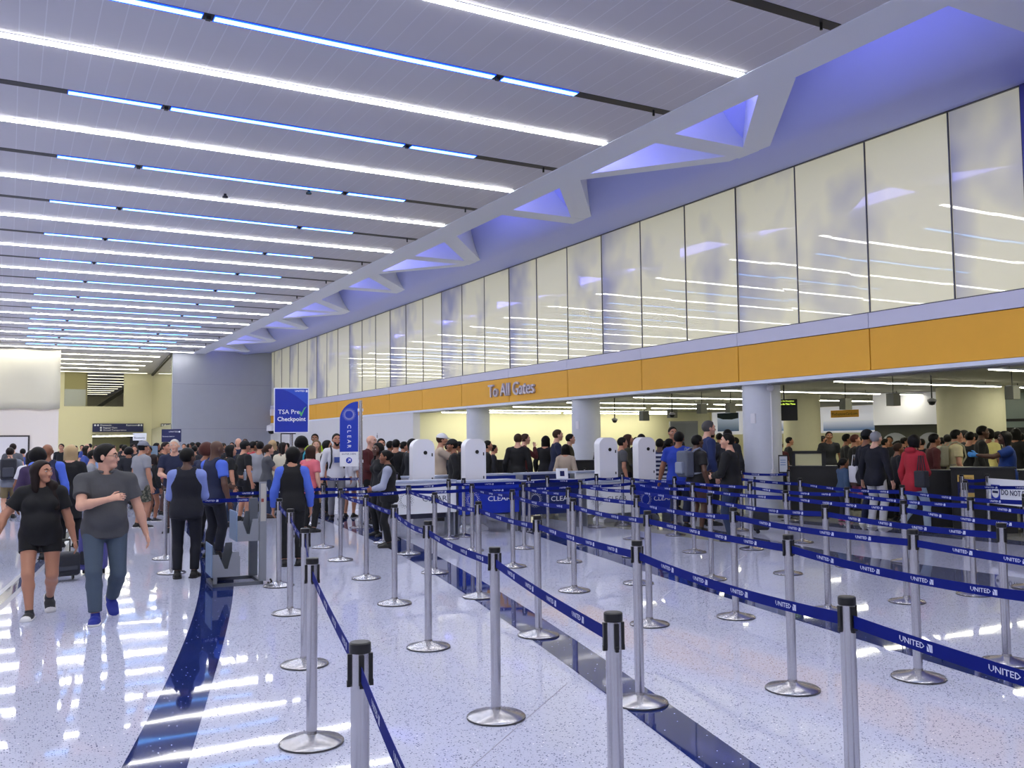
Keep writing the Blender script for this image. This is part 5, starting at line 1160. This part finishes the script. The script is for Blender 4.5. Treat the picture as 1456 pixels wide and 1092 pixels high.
 dict(at=(14.54, 12.09), H=1.82, fd=110, label='person in black beanie and navy coat behind the grey-haired man', dep=17.6, skin=2, hair=('short', 'black'), hat=('beanie', 'black'), top=('navyblack', 'l', 0.42), bot=('long', 'navy'), shoe='white'),
 dict(at=(14.2, 11.6), H=1.78, fd=91, label='grey-haired man in navy blazer and white trousers', dep=17.0, w=1.1, skin=0, hair=('short', 'grey'), top=('navyblack', 'l', 0.44), bot=('long', 'whitecloth'), shoe='white'),
 dict(at=(13.89, 10.54), H=1.73, fd=98, label='person in red hooded jacket and pale jeans striding away', dep=15.9, fem=1, w=1.02, skin=2, hair=('bob', 'black'), top=('red', 'l', 0.44, 'hood'), bot=('long', 'paledenim'), shoe='black', arm=('hold', 'hang'), leg='walkR'),
 dict(at=(16.21, 11.85), H=1.73, fd=124, label='person in maroon top and dark hair behind the red jacket', dep=18.2, skin=2, hair=('short', 'black'), top=('maroon', 'l', 0.46), bot=('long', 'black')),
 dict(at=(15.59, 12.21), H=1.55, fd=122, label='person in dark coat between the blazer and the red jacket', dep=18.2, skin=2, hair=('short', 'brown'), top=('dark', 'l', 0.46), bot=('long', 'black')),
 dict(at=(16.96, 11.89), H=1.81, fd=127, label='person in cream tee and glasses with a pale backpack', dep=18.6, w=1.08, skin=1, hair=('short', 'black'), top=('creamtee', 's', 0.46), bot=('long', 'khaki'), pack='pale'),
 dict(at=(18.34, 12.5), H=1.77, fd=86, label='stocky person in black tee behind the cream tee', dep=19.8, w=1.12, skin=1, hair=('short', 'black'), top=('black', 's', 0.46), bot=('long', 'black')),
 dict(at=(17.99, 12.0), H=1.89, fd=141, label='dark-skinned man in black facing the pointing officer', dep=19.2, skin=3, hair=('short', 'black'), top=('black', 'l', 0.46), bot=('long', 'black')),
 dict(at=(19.27, 12.67), H=1.83, fd=87, label='woman with big black hair and pale yellow top', dep=20.4, fem=1, skin=2, hair=('afro', 'black'), top=('paleyellow', 's', 0.46), bot=('long', 'black')),
 dict(at=(16.28, 10.32), H=1.76, fd=320, label='officer in blue uniform shirt pointing with a blue glove', dep=16.9, w=1.12, belly=0.3, skin=3, hair=('locks', 'black'), top=('officer', 's', 0.46), bot=('long', 'navyblack'), shoe='black', arm=('hang', 'point'), glove=1),
 dict(at=(20.39, 12.74), H=1.85, fd=88, label='dark-haired person past the pointing officer', dep=21.0, skin=2, hair=('long', 'black'), top=('black', 'l', 0.46), bot=('long', 'black')),
 dict(at=(22.4, 20.83), H=1.26, fd=137, label='small distant person beside the pale column', dep=29.0, skin=2, hair=('short', 'black'), top=('dark', 'l', 0.46), bot=('long', 'black')),
 dict(at=(4.25, 32.02), H=1.74, fd=88, label='dark-haired person in the packed crowd before the far grey wall', dep=30.0, skin=2, hair=('short', 'black'), top=('dark', 'l', 0.46), bot=('long', 'black'), far=1, group='crowd before the far grey wall'),
 dict(at=(6.78, 42.07), H=1.71, fd=199, label='dark-haired person in the packed crowd before the far grey wall', dep=40.0, skin=1, hair=('short', 'black'), top=('dark', 'l', 0.46), bot=('long', 'black'), far=1, group='crowd before the far grey wall'),
 dict(at=(6.6, 39.88), H=1.71, fd=19, label='dark-haired person in the packed crowd before the far grey wall', dep=38.0, skin=1, hair=('short', 'black'), top=('dark', 'l', 0.46), bot=('long', 'black'), far=1, group='crowd before the far grey wall'),
 dict(at=(5.89, 34.55), H=1.75, fd=310, label='dark-haired person in the packed crowd before the far grey wall', dep=33.0, skin=2, hair=('short', 'black'), top=('dark', 'l', 0.46), bot=('long', 'black'), far=1, group='crowd before the far grey wall'),
 dict(at=(5.7, 32.36), H=1.75, fd=310, label='dark-haired person in the packed crowd before the far grey wall', dep=31.0, skin=2, hair=('short', 'black'), top=('dark', 'l', 0.46), bot=('long', 'black'), far=1, group='crowd before the far grey wall'),
 dict(at=(4.9, 24.78), H=1.69, fd=91, label='dark-haired person in the packed crowd before the far grey wall', dep=24.0, skin=2, hair=('short', 'black'), top=('dark', 'l', 0.46), bot=('long', 'black'), far=1, group='crowd before the far grey wall'),
 dict(at=(6.02, 29.89), H=1.71, fd=201, label='dark-haired person in the packed crowd before the far grey wall', dep=29.0, skin=1, hair=('short', 'black'), top=('dark', 'l', 0.46), bot=('long', 'black'), far=1, group='crowd before the far grey wall'),
 dict(at=(7.77, 36.94), H=1.74, fd=202, label='dark-haired person in the packed crowd before the far grey wall', dep=36.0, skin=1, hair=('short', 'black'), top=('dark', 'l', 0.46), bot=('long', 'black'), far=1, group='crowd before the far grey wall'),
 dict(at=(6.83, 31.73), H=1.73, fd=92, label='dark-haired person in the packed crowd before the far grey wall', dep=31.0, skin=2, hair=('short', 'black'), top=('dark', 'l', 0.46), bot=('long', 'black'), far=1, group='crowd before the far grey wall'),
 dict(at=(6.24, 26.33), H=1.76, fd=203, label='dark-haired person in the packed crowd before the far grey wall', dep=26.0, skin=1, hair=('short', 'black'), top=('dark', 'l', 0.46), bot=('long', 'black'), far=1, group='crowd before the far grey wall'),
 dict(at=(8.01, 33.37), H=1.75, fd=203, label='dark-haired person in the packed crowd before the far grey wall', dep=33.0, skin=1, hair=('short', 'black'), top=('dark', 'l', 0.46), bot=('long', 'black'), far=1, group='crowd before the far grey wall'),
 dict(at=(7.57, 30.18), H=1.7, fd=24, label='dark-haired person in the packed crowd before the far grey wall', dep=30.0, skin=1, hair=('short', 'black'), top=('dark', 'l', 0.46), bot=('long', 'black'), far=1, group='crowd before the far grey wall'),
 dict(at=(6.92, 27.1), H=1.71, fd=204, label='dark-haired person in the packed crowd before the far grey wall', dep=27.0, skin=1, hair=('short', 'black'), top=('dark', 'l', 0.46), bot=('long', 'black'), far=1, group='crowd before the far grey wall'),
 dict(at=(8.83, 34.06), H=1.75, fd=315, label='dark-haired person in the packed crowd before the far grey wall', dep=34.0, skin=2, hair=('short', 'black'), top=('dark', 'l', 0.46), bot=('long', 'black'), far=1, group='crowd before the far grey wall'),
 dict(at=(8.06, 29.91), H=1.69, fd=25, label='dark-haired person in the packed crowd before the far grey wall', dep=30.0, skin=1, hair=('short', 'black'), top=('dark', 'l', 0.46), bot=('long', 'black'), far=1, group='crowd before the far grey wall'),
 dict(at=(8.0, 27.65), H=1.68, fd=96, label='dark-haired person in the packed crowd before the far grey wall', dep=28.0, skin=2, hair=('short', 'black'), top=('dark', 'l', 0.46), bot=('long', 'black'), far=1, group='crowd before the far grey wall'),
 dict(at=(4.66, 27.21), H=1.64, fd=20, label='dark-haired person in the packed crowd before the far grey wall', dep=26.0, skin=1, hair=('short', 'black'), top=('dark', 'l', 0.46), bot=('long', 'black'), far=1, group='crowd before the far grey wall'),
 dict(at=(5.57, 38.17), H=1.63, fd=18, label='dark-haired person in the packed crowd before the far grey wall', dep=36.0, skin=1, hair=('short', 'black'), top=('dark', 'l', 0.46), bot=('long', 'black'), far=1, group='crowd before the far grey wall'),
 dict(at=(6.0, 27.6), H=1.85, fd=212, label='bald man in dark jacket above the crowd before the grey wall', dep=27.0, skin=0, hair=('bald', 'brown'), top=('navy', 'l', 0.46), bot=('long', 'black'), far=1),
 dict(at=(7.22, 32.19), H=1.85, fd=203, label='light-skinned man with short hair beside the bald man in the crowd', dep=31.6, skin=0, hair=('short', 'brown'), top=('black', 'l', 0.46), bot=('long', 'black'), far=1),
 dict(at=(6.1, 24.11), H=1.77, fd=34, label='person with pale blond hair beside the checkpoint sign pole', dep=24.0, fem=1, skin=0, hair=('long', 'blonde'), top=('black', 'l', 0.46), bot=('long', 'black'), far=1),
 dict(at=(5.21, 21.75), H=1.73, fd=28, label='person in light grey top with black hair below the far corner', dep=21.5, skin=1, hair=('short', 'black'), top=('lightgrey', 'l', 0.46), bot=('long', 'black'), far=1),
 dict(at=(2.71, 42.05), H=1.7, fd=194, label='dark-haired person in the crowd by the yellow-lit opening', dep=38.0, skin=1, hair=('short', 'black'), top=('dark', 'l', 0.46), bot=('long', 'black'), far=1, group='crowd by the yellow-lit opening'),
 dict(at=(3.3, 46.3), H=1.76, fd=14, label='dark-haired person in the crowd by the yellow-lit opening', dep=42.0, skin=1, hair=('short', 'black'), top=('dark', 'l', 0.46), bot=('long', 'black'), far=1, group='crowd by the yellow-lit opening'),
 dict(at=(4.42, 47.97), H=1.68, fd=85, label='dark-haired person in the crowd by the yellow-lit opening', dep=44.0, skin=1, hair=('short', 'black'), top=('dark', 'l', 0.46), bot=('long', 'black'), far=1, group='crowd by the yellow-lit opening'),
 dict(at=(4.34, 43.43), H=1.71, fd=86, label='dark-haired person in the crowd by the yellow-lit opening', dep=40.0, skin=1, hair=('short', 'black'), top=('dark', 'l', 0.46), bot=('long', 'black'), far=1, group='crowd by the yellow-lit opening'),
 dict(at=(5.46, 49.68), H=1.74, fd=86, label='dark-haired person in the crowd by the yellow-lit opening', dep=46.0, skin=1, hair=('short', 'black'), top=('dark', 'l', 0.46), bot=('long', 'black'), far=1, group='crowd by the yellow-lit opening'),
 dict(at=(4.15, 36.66), H=1.65, fd=196, label='dark-haired person in the crowd by the yellow-lit opening', dep=34.0, skin=1, hair=('short', 'black'), top=('dark', 'l', 0.46), bot=('long', 'black'), far=1, group='crowd by the yellow-lit opening'),
 dict(at=(5.03, 40.76), H=1.7, fd=197, label='dark-haired person in the crowd by the yellow-lit opening', dep=38.0, skin=1, hair=('short', 'black'), top=('dark', 'l', 0.46), bot=('long', 'black'), far=1, group='crowd by the yellow-lit opening'),
 dict(at=(4.44, 32.61), H=1.59, fd=88, label='dark-haired person in the crowd by the yellow-lit opening', dep=30.6, skin=1, hair=('short', 'black'), top=('dark', 'l', 0.46), bot=('long', 'black'), far=1, group='crowd by the yellow-lit opening'),
 dict(at=(2.55, 44.43), H=1.67, fd=83, label='dark-haired person in the crowd by the yellow-lit opening', dep=40.0, skin=1, hair=('short', 'black'), top=('dark', 'l', 0.46), bot=('long', 'black'), far=1, group='crowd by the yellow-lit opening'),
 dict(at=(8.44, 21.67), H=1.71, fd=81, label='dark-haired person queuing behind the white kiosks', dep=23.0, skin=2, hair=('short', 'black'), top=('dark', 'l', 0.46), bot=('long', 'black'), far=1, group='queue behind the white kiosks'),
 dict(at=(8.36, 20.57), H=1.69, fd=102, label='dark-haired person queuing behind the white kiosks', dep=22.0, skin=1, hair=('short', 'black'), top=('dark', 'l', 0.46), bot=('long', 'black'), far=1, group='queue behind the white kiosks'),
 dict(at=(8.9, 20.27), H=1.7, fd=104, label='dark-haired person queuing behind the white kiosks', dep=22.0, skin=1, hair=('short', 'black'), top=('dark', 'l', 0.46), bot=('long', 'black'), far=1, group='queue behind the white kiosks'),
 dict(at=(10.16, 21.87), H=1.64, fd=105, label='dark-haired person queuing behind the white kiosks', dep=24.0, skin=1, hair=('short', 'black'), top=('dark', 'l', 0.46), bot=('long', 'black'), far=1, group='queue behind the white kiosks'),
 dict(at=(10.21, 21.15), H=1.68, fd=296, label='dark-haired person queuing behind the white kiosks', dep=23.4, skin=2, hair=('short', 'black'), top=('dark', 'l', 0.46), bot=('long', 'black'), far=1, group='queue behind the white kiosks'),
 dict(at=(11.26, 22.75), H=1.63, fd=106, label='dark-haired person queuing behind the white kiosks', dep=25.3, skin=1, hair=('short', 'black'), top=('dark', 'l', 0.46), bot=('long', 'black'), far=1, group='queue behind the white kiosks'),
 dict(at=(11.07, 21.03), H=1.58, fd=108, label='dark-haired person queuing behind the white kiosks', dep=23.7, skin=1, hair=('short', 'black'), top=('dark', 'l', 0.46), bot=('long', 'black'), far=1, group='queue behind the white kiosks'),
 dict(at=(9.8, 23.21), H=1.71, fd=43, label='dark-haired person queuing behind the white kiosks', dep=25.0, skin=1, hair=('short', 'black'), top=('dark', 'l', 0.46), bot=('long', 'black'), far=1, group='queue behind the white kiosks'),
 dict(at=(16.25, 18.47), H=1.9, fd=61, label='dark-haired person deep inside the checkpoint hall', dep=24.0, skin=1, hair=('short', 'black'), top=('dark', 'l', 0.46), bot=('long', 'black'), far=1, group='crowd inside the checkpoint hall'),
 dict(at=(17.81, 19.89), H=1.84, fd=62, label='dark-haired person deep inside the checkpoint hall', dep=26.0, skin=1, hair=('short', 'black'), top=('dark', 'l', 0.46), bot=('long', 'black'), far=1, group='crowd inside the checkpoint hall'),
 dict(at=(17.56, 18.9), H=1.71, fd=313, label='dark-haired person deep inside the checkpoint hall', dep=25.0, skin=2, hair=('short', 'black'), top=('dark', 'l', 0.46), bot=('long', 'black'), far=1, group='crowd inside the checkpoint hall'),
 dict(at=(19.85, 19.23), H=1.7, fd=126, label='dark-haired person deep inside the checkpoint hall', dep=26.4, skin=1, hair=('short', 'black'), top=('dark', 'l', 0.46), bot=('long', 'black'), far=1, group='crowd inside the checkpoint hall'),
 dict(at=(22.91, 20.52), H=1.64, fd=128, label='dark-haired person deep inside the checkpoint hall', dep=29.0, skin=1, hair=('short', 'black'), top=('dark', 'l', 0.46), bot=('long', 'black'), far=1, group='crowd inside the checkpoint hall'),
 dict(at=(21.31, 17.96), H=1.67, fd=130, label='dark-haired person deep inside the checkpoint hall', dep=26.0, skin=1, hair=('short', 'black'), top=('dark', 'l', 0.46), bot=('long', 'black'), far=1, group='crowd inside the checkpoint hall'),
 dict(at=(20.26, 16.26), H=1.63, fd=131, label='dark-haired person deep inside the checkpoint hall', dep=24.0, skin=1, hair=('short', 'black'), top=('dark', 'l', 0.46), bot=('long', 'black'), far=1, group='crowd inside the checkpoint hall'),
 dict(at=(21.85, 17.32), H=1.7, fd=242, label='dark-haired person deep inside the checkpoint hall', dep=25.7, skin=2, hair=('short', 'black'), top=('dark', 'l', 0.46), bot=('long', 'black'), far=1, group='crowd inside the checkpoint hall'),
 dict(at=(20.97, 16.21), H=1.66, fd=132, label='dark-haired person deep inside the checkpoint hall', dep=24.3, skin=1, hair=('short', 'black'), top=('dark', 'l', 0.46), bot=('long', 'black'), far=1, group='crowd inside the checkpoint hall'),
 dict(at=(20.87, 15.58), H=1.62, fd=73, label='dark-haired person deep inside the checkpoint hall', dep=23.7, skin=1, hair=('short', 'black'), top=('dark', 'l', 0.46), bot=('long', 'black'), far=1, group='crowd inside the checkpoint hall'),
 dict(at=(20.69, 14.87), H=1.65, fd=74, label='dark-haired person deep inside the checkpoint hall', dep=23.0, skin=1, hair=('short', 'black'), top=('dark', 'l', 0.46), bot=('long', 'black'), far=1, group='crowd inside the checkpoint hall'),
 dict(at=(19.01, 13.51), H=1.72, fd=75, label='dark-haired person deep inside the checkpoint hall', dep=21.0, skin=1, hair=('short', 'black'), top=('dark', 'l', 0.46), bot=('long', 'black'), far=1, group='crowd inside the checkpoint hall'),
 dict(at=(20.24, 13.97), H=1.82, fd=135, label='dark-haired person deep inside the checkpoint hall', dep=22.0, skin=1, hair=('short', 'black'), top=('dark', 'l', 0.46), bot=('long', 'black'), far=1, group='crowd inside the checkpoint hall'),
 dict(at=(21.16, 14.26), H=1.75, fd=76, label='dark-haired person deep inside the checkpoint hall', dep=22.7, skin=1, hair=('short', 'black'), top=('dark', 'l', 0.46), bot=('long', 'black'), far=1, group='crowd inside the checkpoint hall'),
 dict(at=(20.96, 13.57), H=1.78, fd=137, label='dark-haired person deep inside the checkpoint hall', dep=22.0, skin=1, hair=('short', 'black'), top=('dark', 'l', 0.46), bot=('long', 'black'), far=1, group='crowd inside the checkpoint hall'),
 dict(at=(21.47, 13.29), H=1.74, fd=78, label='dark-haired person deep inside the checkpoint hall', dep=22.0, skin=1, hair=('short', 'black'), top=('dark', 'l', 0.46), bot=('long', 'black'), far=1, group='crowd inside the checkpoint hall'),
 dict(at=(14.74, 21.27), H=1.67, fd=225, label='dark-haired person deep inside the checkpoint hall', dep=25.7, skin=2, hair=('short', 'black'), top=('dark', 'l', 0.46), bot=('long', 'black'), far=1, group='crowd inside the checkpoint hall'),
 dict(at=(14.54, 19.43), H=1.74, fd=227, label='dark-haired person deep inside the checkpoint hall', dep=24.0, skin=2, hair=('short', 'black'), top=('dark', 'l', 0.46), bot=('long', 'black'), far=1, group='crowd inside the checkpoint hall'),
 dict(at=(13.55, 17.69), H=1.66, fd=117, label='dark-haired person deep inside the checkpoint hall', dep=22.0, skin=1, hair=('short', 'black'), top=('dark', 'l', 0.46), bot=('long', 'black'), far=1, group='crowd inside the checkpoint hall'),
 dict(at=(23.53, 21.31), H=1.73, fd=128, label='dark-haired person deep inside the checkpoint hall', dep=30.0, skin=1, hair=('short', 'black'), top=('dark', 'l', 0.46), bot=('long', 'black'), far=1, group='crowd inside the checkpoint hall'),
]
# ------------------------------------------------------------------ people and what they carry
BY = {}
for e in PEOPLE:
    make_person(e)
    BY[e['label']] = e
def find(s):
    for k in BY:
        if s in k: return BY[k]
    raise KeyError(s)
def frame(e):
    return Matrix.Translation((*e['at'], 0)) @ Matrix.Rotation(-math.radians(e['fd']), 4, 'Z')
def W(e, v): return frame(e) @ Vector(v)
def place(name, label, cat, e, loc, group=None):
    """an Empty standing at a point given in the bearer's own frame"""
    t = thing(name, label, cat, W(e, loc), -math.radians(e['fd']), group); return t
def backpack(e, label, m, m2, s=1.0):
    P = e['P']; q = P.H; c = P.up(P.P(0, -.135, .70))
    t = place('backpack', label, 'backpack', e, c)
    f = Field(); f.box((0, 0, 0), (.10*s, .045*s, .17*s), .05); link('bag_body', f.mesh('bag_body', .012, m), t)
    f = Field(); f.box((0, -.10*s, -.07), (.075*s, .02, .07*s), .03); link('front_pocket', f.mesh('front_pocket', .01, m2), t)
    MB().tube([(-.04, .02, .21*s), (-.02, .01, .26*s), (.02, .01, .26*s), (.04, .02, .21*s)], .009, 6).build('carry_loop', m2, t, True)
    for sd in (1, -1):
        pts = [V3(*p)-c for p in (P.up(P.P(sd*.06, -.105, .80)), P.up(P.P(sd*.068, -.07, .845)), P.up(P.P(sd*.07, -.01, .866)), P.up(P.P(sd*.07, .065, .82)), P.up(P.P(sd*.075, .09, .70)), P.up(P.P(sd*.095, .04, .62)), P.up(P.P(sd*.08, -.08, .60)))]
        MB().tube(pts, .018, 6).build('shoulder_strap', m2, t, True)
PK = mat('pack_dark', '#23252e', .7, bump=.3, bscale=30); PK2 = mat('pack_dark_trim', '#3a3d48', .7); PG = mat('pack_grey', '#595f70', .7, bump=.3, bscale=30); PGL = mat('pack_grey_trim', '#7c8498', .7); PP = mat('pack_pale', '#9a9884', .7, bump=.3)
for e in PEOPLE:
    k = e.get('pack')
    if k == 'dark': backpack(e, 'dark backpack with grey front pocket worn over khaki shorts and grey-blue tee', PK, PK2, 1.15)
    if k == 'grey': backpack(e, 'grey and black backpack worn by the man behind the blue counter', PG, PGL, 1.1)
    if k == 'pale': backpack(e, 'pale backpack worn over the cream tee', PP, MATS['pack_pale'], .95)
def in_hand(name, label, cat, e, sd, build, off=(0, 0, 0)):
    P = e['P']; Wp, d, n, sp = P.Hd[sd]; q = P.H
    c = Wp+d*.062*q+n*.022*q + np.array(off)
    t = place(name, label, cat, e, c); R = Matrix((sp, n, d)).transposed().to_4x4()
    build(t, R); return t
def phone(t, R): MB().box((0, 0, 0), (.075, .012, .15), M=(R @ Matrix.Rotation(.3, 4, 'Y')).to_3x3()).build('case', M_BLACK, t, bevel=.004); MB().box(R.to_3x3() @ Vector((0, .0075, 0)), (.066, .002, .13), M=(R @ Matrix.Rotation(.3, 4, 'Y')).to_3x3()).build('screen', mat('phone_glass', '#16161c', .1), t)
e = find('woman in black tee and black shorts'); in_hand('phone', 'dark phone wallet held low by the woman in black shorts', 'phone', e, 1, phone)
e = find('holding a water bottle')
def bottle(t, R):
    MB().lathe([(.03, -.1), (.033, -.09), (.033, .05), (.014, .09), (.014, .1)], 14).build('bottle_body', mat('bottle_clear', '#b8c8dc', .1, trans=.6), t, True)
    MB().lathe([(.016, .1), (.016, .125)], 12).build('cap', M_WHITEP, t, True)
in_hand('water_bottle', 'clear water bottle held by the black-haired woman in black tee', 'bottle', e, -1, bottle, (0, 0, .05))
e = find('white-haired man')
def papers(t, R): MB().box((0, 0, .02), (.12, .006, .09), M=Matrix.Rotation(.5, 3, 'X')).build('sheet', WS, t); MB().box((0.01, -.008, .02), (.05, .006, .08), M=Matrix.Rotation(.5, 3, 'X')).build('folded_pass', M_WHITEP, t)
in_hand('travel_papers', 'white travel papers held by the white-haired man', 'papers', e, 1, papers)
e = find('pink wristband')
t = place('pink_pouch', 'small pink pouch carried at the wrist of the woman in denim shorts', 'pouch', e, (-.1, .30, .98)); f = Field(); f.box((0, 0, 0), (.04, .02, .05), .03); link('pouch_body', f.mesh('pouch_body', .01, CL['pinkbag']), t); MB().tube([(-.03, 0, .07), (-.02, 0, .12), (.02, 0, .12), (.03, 0, .07)], .008, 6).build('wrist_loop', CL['pinkbag'], t, True)
def tote(t, m, m2, w, h, d, hl):
    f = Field(); f.box((0, 0, -hl-h/2), (w/2-.03, d/2-.02, h/2-.03), .025); link('bag_body', f.mesh('bag_body', .012, m), t)
    for s in (-1, 1): MB().tube([(-w*.25, s*d*.25, -hl-.01), (-w*.12, s*d*.15, -hl*.3), (w*.12, s*d*.15, -hl*.3), (w*.25, s*d*.25, -hl-.01)], .009, 6).build('handle', m2, t, True)
e = find('grey-haired man'); t = place('tote_bag', 'white tote bag with brown base hanging beside the navy blazer', 'bag', e, (-.36, -.02, 1.42)); tote(t, MATS['cloth_white'], MATS['cloth_white'], .30, .34, .14, .30); MB().bbox((-.13, -.062, -.70), (.13, .062, -.60)).build('brown_base', CL['brown'], t, bevel=.015)
e = find('person in red hooded'); t = place('shoulder_bag', 'black shoulder bag hanging at the side of the red hooded jacket', 'bag', e, (.27, -.1, 1.46)); tote(t, PK, PK, .24, .30, .12, .36)
e = find('child in denim'); t = place('gift_bag', 'pink and white bag carried by the child in denim jacket', 'bag', e, (.02, .30, .82)); tote(t, CL['pinkbag'], CL['pinkbag'], .26, .22, .1, .10); MB().bbox((-.12, -.055, -.31), (.12, .055, -.24)).build('white_base', CL['white'], t, bevel=.01)
e = find('person in black hoodie'); t = place('paper_bag', 'brown paper bag hanging beside the black hoodie', 'bag', e, (.34, .02, .80)); MB().bbox((-.10, -.05, -.28), (.10, .05, 0)).build('bag_body', mat('kraft_paper', '#9a7f66', .8), t, bevel=.006); MB().tube([(-.05, 0, 0), (-.03, 0, .09), (.03, 0, .09), (.05, 0, 0)], .005, 6).build('handle', mat('kraft_paper', ''), t)
e = find('woman with brown hair and pink top'); t = place('pink_backpack', 'pink backpack on the woman beside the black hoodie', 'backpack', e, (0, -.22, 1.13)); f = Field(); f.box((0, 0, 0), (.08, .03, .11), .04); link('bag_body', f.mesh('bag_body', .012, CL['pink']), t); MB().tube([(-.03, .02, .15), (0, 0, .19), (.03, .02, .15)], .008, 6).build('carry_loop', CL['pink'], t)
e = find('behind the feather banner'); t = place('handbag', 'black and white polka-dot handbag beside the person in grey shorts', 'bag', e, (-.30, .05, .92)); f = Field(); f.box((0, 0, -.18), (.10, .05, .08), .03); link('bag_body', f.mesh('bag_body', .012, M_BLACK), t)
b = MB()
for i in range(5):
    for j in range(4): b.lathe([(.001, 0), (.014, 0), (.014, .006), (.001, .006)], 8, (-.10+.05*i+.025*(j % 2), .0, 0)); n_ = len(b.v); b.v[n_-32:] = [(x, -z-.0805, -.25+.048*j+y) for x, y, z in b.v[n_-32:]]
b.build('white_dots', WS, t); MB().tube([(-.08, 0, -.08), (-.04, 0, .02), (.04, 0, .02), (.08, 0, -.08)], .009, 6).build('handle', M_BLACK, t)
def suitcase(label, x, y, rz, m, m2, w=.40, h=.55, d=.24, tall=.95, lean=0):
    t = thing('suitcase', label, 'suitcase', (x, y, 0), rz); t.rotation_euler = (lean, 0, rz)
    f = Field(); f.box((0, 0, .06+h/2), (w/2-.05, d/2-.045, h/2-.05), .045); link('shell', f.mesh('shell', .014, m), t)
    MB().bbox((-w*.38, -d/2-.022, .14), (w*.38, -d/2-.002, .06+h*.45)).build('front_pocket', m2, t, bevel=.008)
    b = MB(); 
    for s in (-1, 1): b.tube([(s*.1, d*.3, .05+h), (s*.1, d*.3, tall)], .008, 8)
    b.tube([(-.1, d*.3, tall), (.1, d*.3, tall)], .014, 8); b.build('pull_handle', M_BLACK, t, True)
    for s in (-1, 1): MB().lathe([(.03, -.012), (.035, -.008), (.035, .008), (.03, .012)], 12).build('wheel', M_BLACK, t, loc=(s*w*.36, d*.25, .036)).rotation_euler = (0, PI/2, 0)
suitcase('purple suitcase with black base behind the woman in black shorts', 1.0, 13.15, -.3, CL['purple'], PK, .34, .56, .22)
suitcase('dark bag low on the floor behind the woman in black shorts', .62, 12.7, .2, PK, PK2, .38, .30, .24, .5)
suitcase('black rolling case on the floor behind the man in the black jacket', 11.8, 12.15, .9, PK, PK2, .62, .36, .26, .98)
# stroller with blue fleece
t = thing('stroller', 'child stroller draped with a pale blue fleece beside the grey tee woman', 'stroller', (5.28, 22.66, 0), -1.0)
b = MB(); 
for s in (-.24, .24): b.tube([(s, -.45, .12), (s, .1, .65), (s, .45, 1.02)], .014, 8); b.tube([(s, .42, .12), (s, -.05, .7)], .014, 8)
b.tube([(-.24, .45, 1.02), (.24, .45, 1.02)], .018, 8); b.build('frame', mat('stroller_grey', '#6a6e78', .4, .6), t, True)
f = Field(); f.box((0, .02, .55), (.17, .16, .06), .03); f.box((0, .22, .82), (.17, .03, .22), .03, R=np.array(rotx(-.3))); link('seat', f.mesh('seat', .016, PK), t)
for sx in (-.24, .24):
    for sy in (-.45, .42): MB().lathe([(.06, -.02), (.09, -.015), (.09, .015), (.06, .02)], 16).build('wheel', M_BLACK, t, loc=(sx, sy, .0905)).rotation_euler = (0, PI/2, 0)
t = thing('toddler_fleece', 'toddler in pale blue patterned fleece hood sitting in the stroller', 'person', (5.28, 22.66, .63), -1.0); t.name = 'toddler'
FL = mat('blue_fleece', '#7f9cc8', .9, noise=.35, nscale=14); f = Field(); f.ell((0, .05, .16), (.17, .14, .22), .05); f.ell((0, .05, .47), (.125, .125, .13), .04); f.cap((.14, 0, .22), (.1, -.16, .1), .05); f.cap((-.14, 0, .22), (-.1, -.16, .1), .05); f.ell((0, -.07, .46), (.075, .06, .08), .02, sub=1); link('fleece', f.mesh('fleece', .012, FL), t)
f = Field(); f.ell((0, .0, .455), (.075, .07, .085), .01); f.cap((0, -.06, .46), (0, -.078, .445), .011); link('face', f.mesh('face', .01, SKIN[2]), t)
for s in (-1, 1): o = link('eye', EYE, t); o.scale = (.011,)*3; o.location = (s*.028, -.062, .47); o.rotation_euler = (PI/2, 0, 0)

# ------------------------------------------------------------------ world, colour management
wd = bpy.data.worlds.new('world'); SC.world = wd; wd.use_nodes = True
wd.node_tree.nodes['Background'].inputs[0].default_value = (.5, .5, .6, 1); wd.node_tree.nodes['Background'].inputs[1].default_value = .05
vs_ = SC.view_settings
SC.display_settings.display_device = 'sRGB'; vs_.view_transform = 'Standard'; vs_.look = 'None'; vs_.gamma = 1; vs_.use_curve_mapping = False; vs_.exposure = 0.0
SC.cycles.use_denoising = True
SC.cycles.max_bounces = 8; SC.cycles.diffuse_bounces = 4; SC.cycles.glossy_bounces = 4
SC.cycles.sample_clamp_indirect = 6
SC.cycles.use_light_tree = True
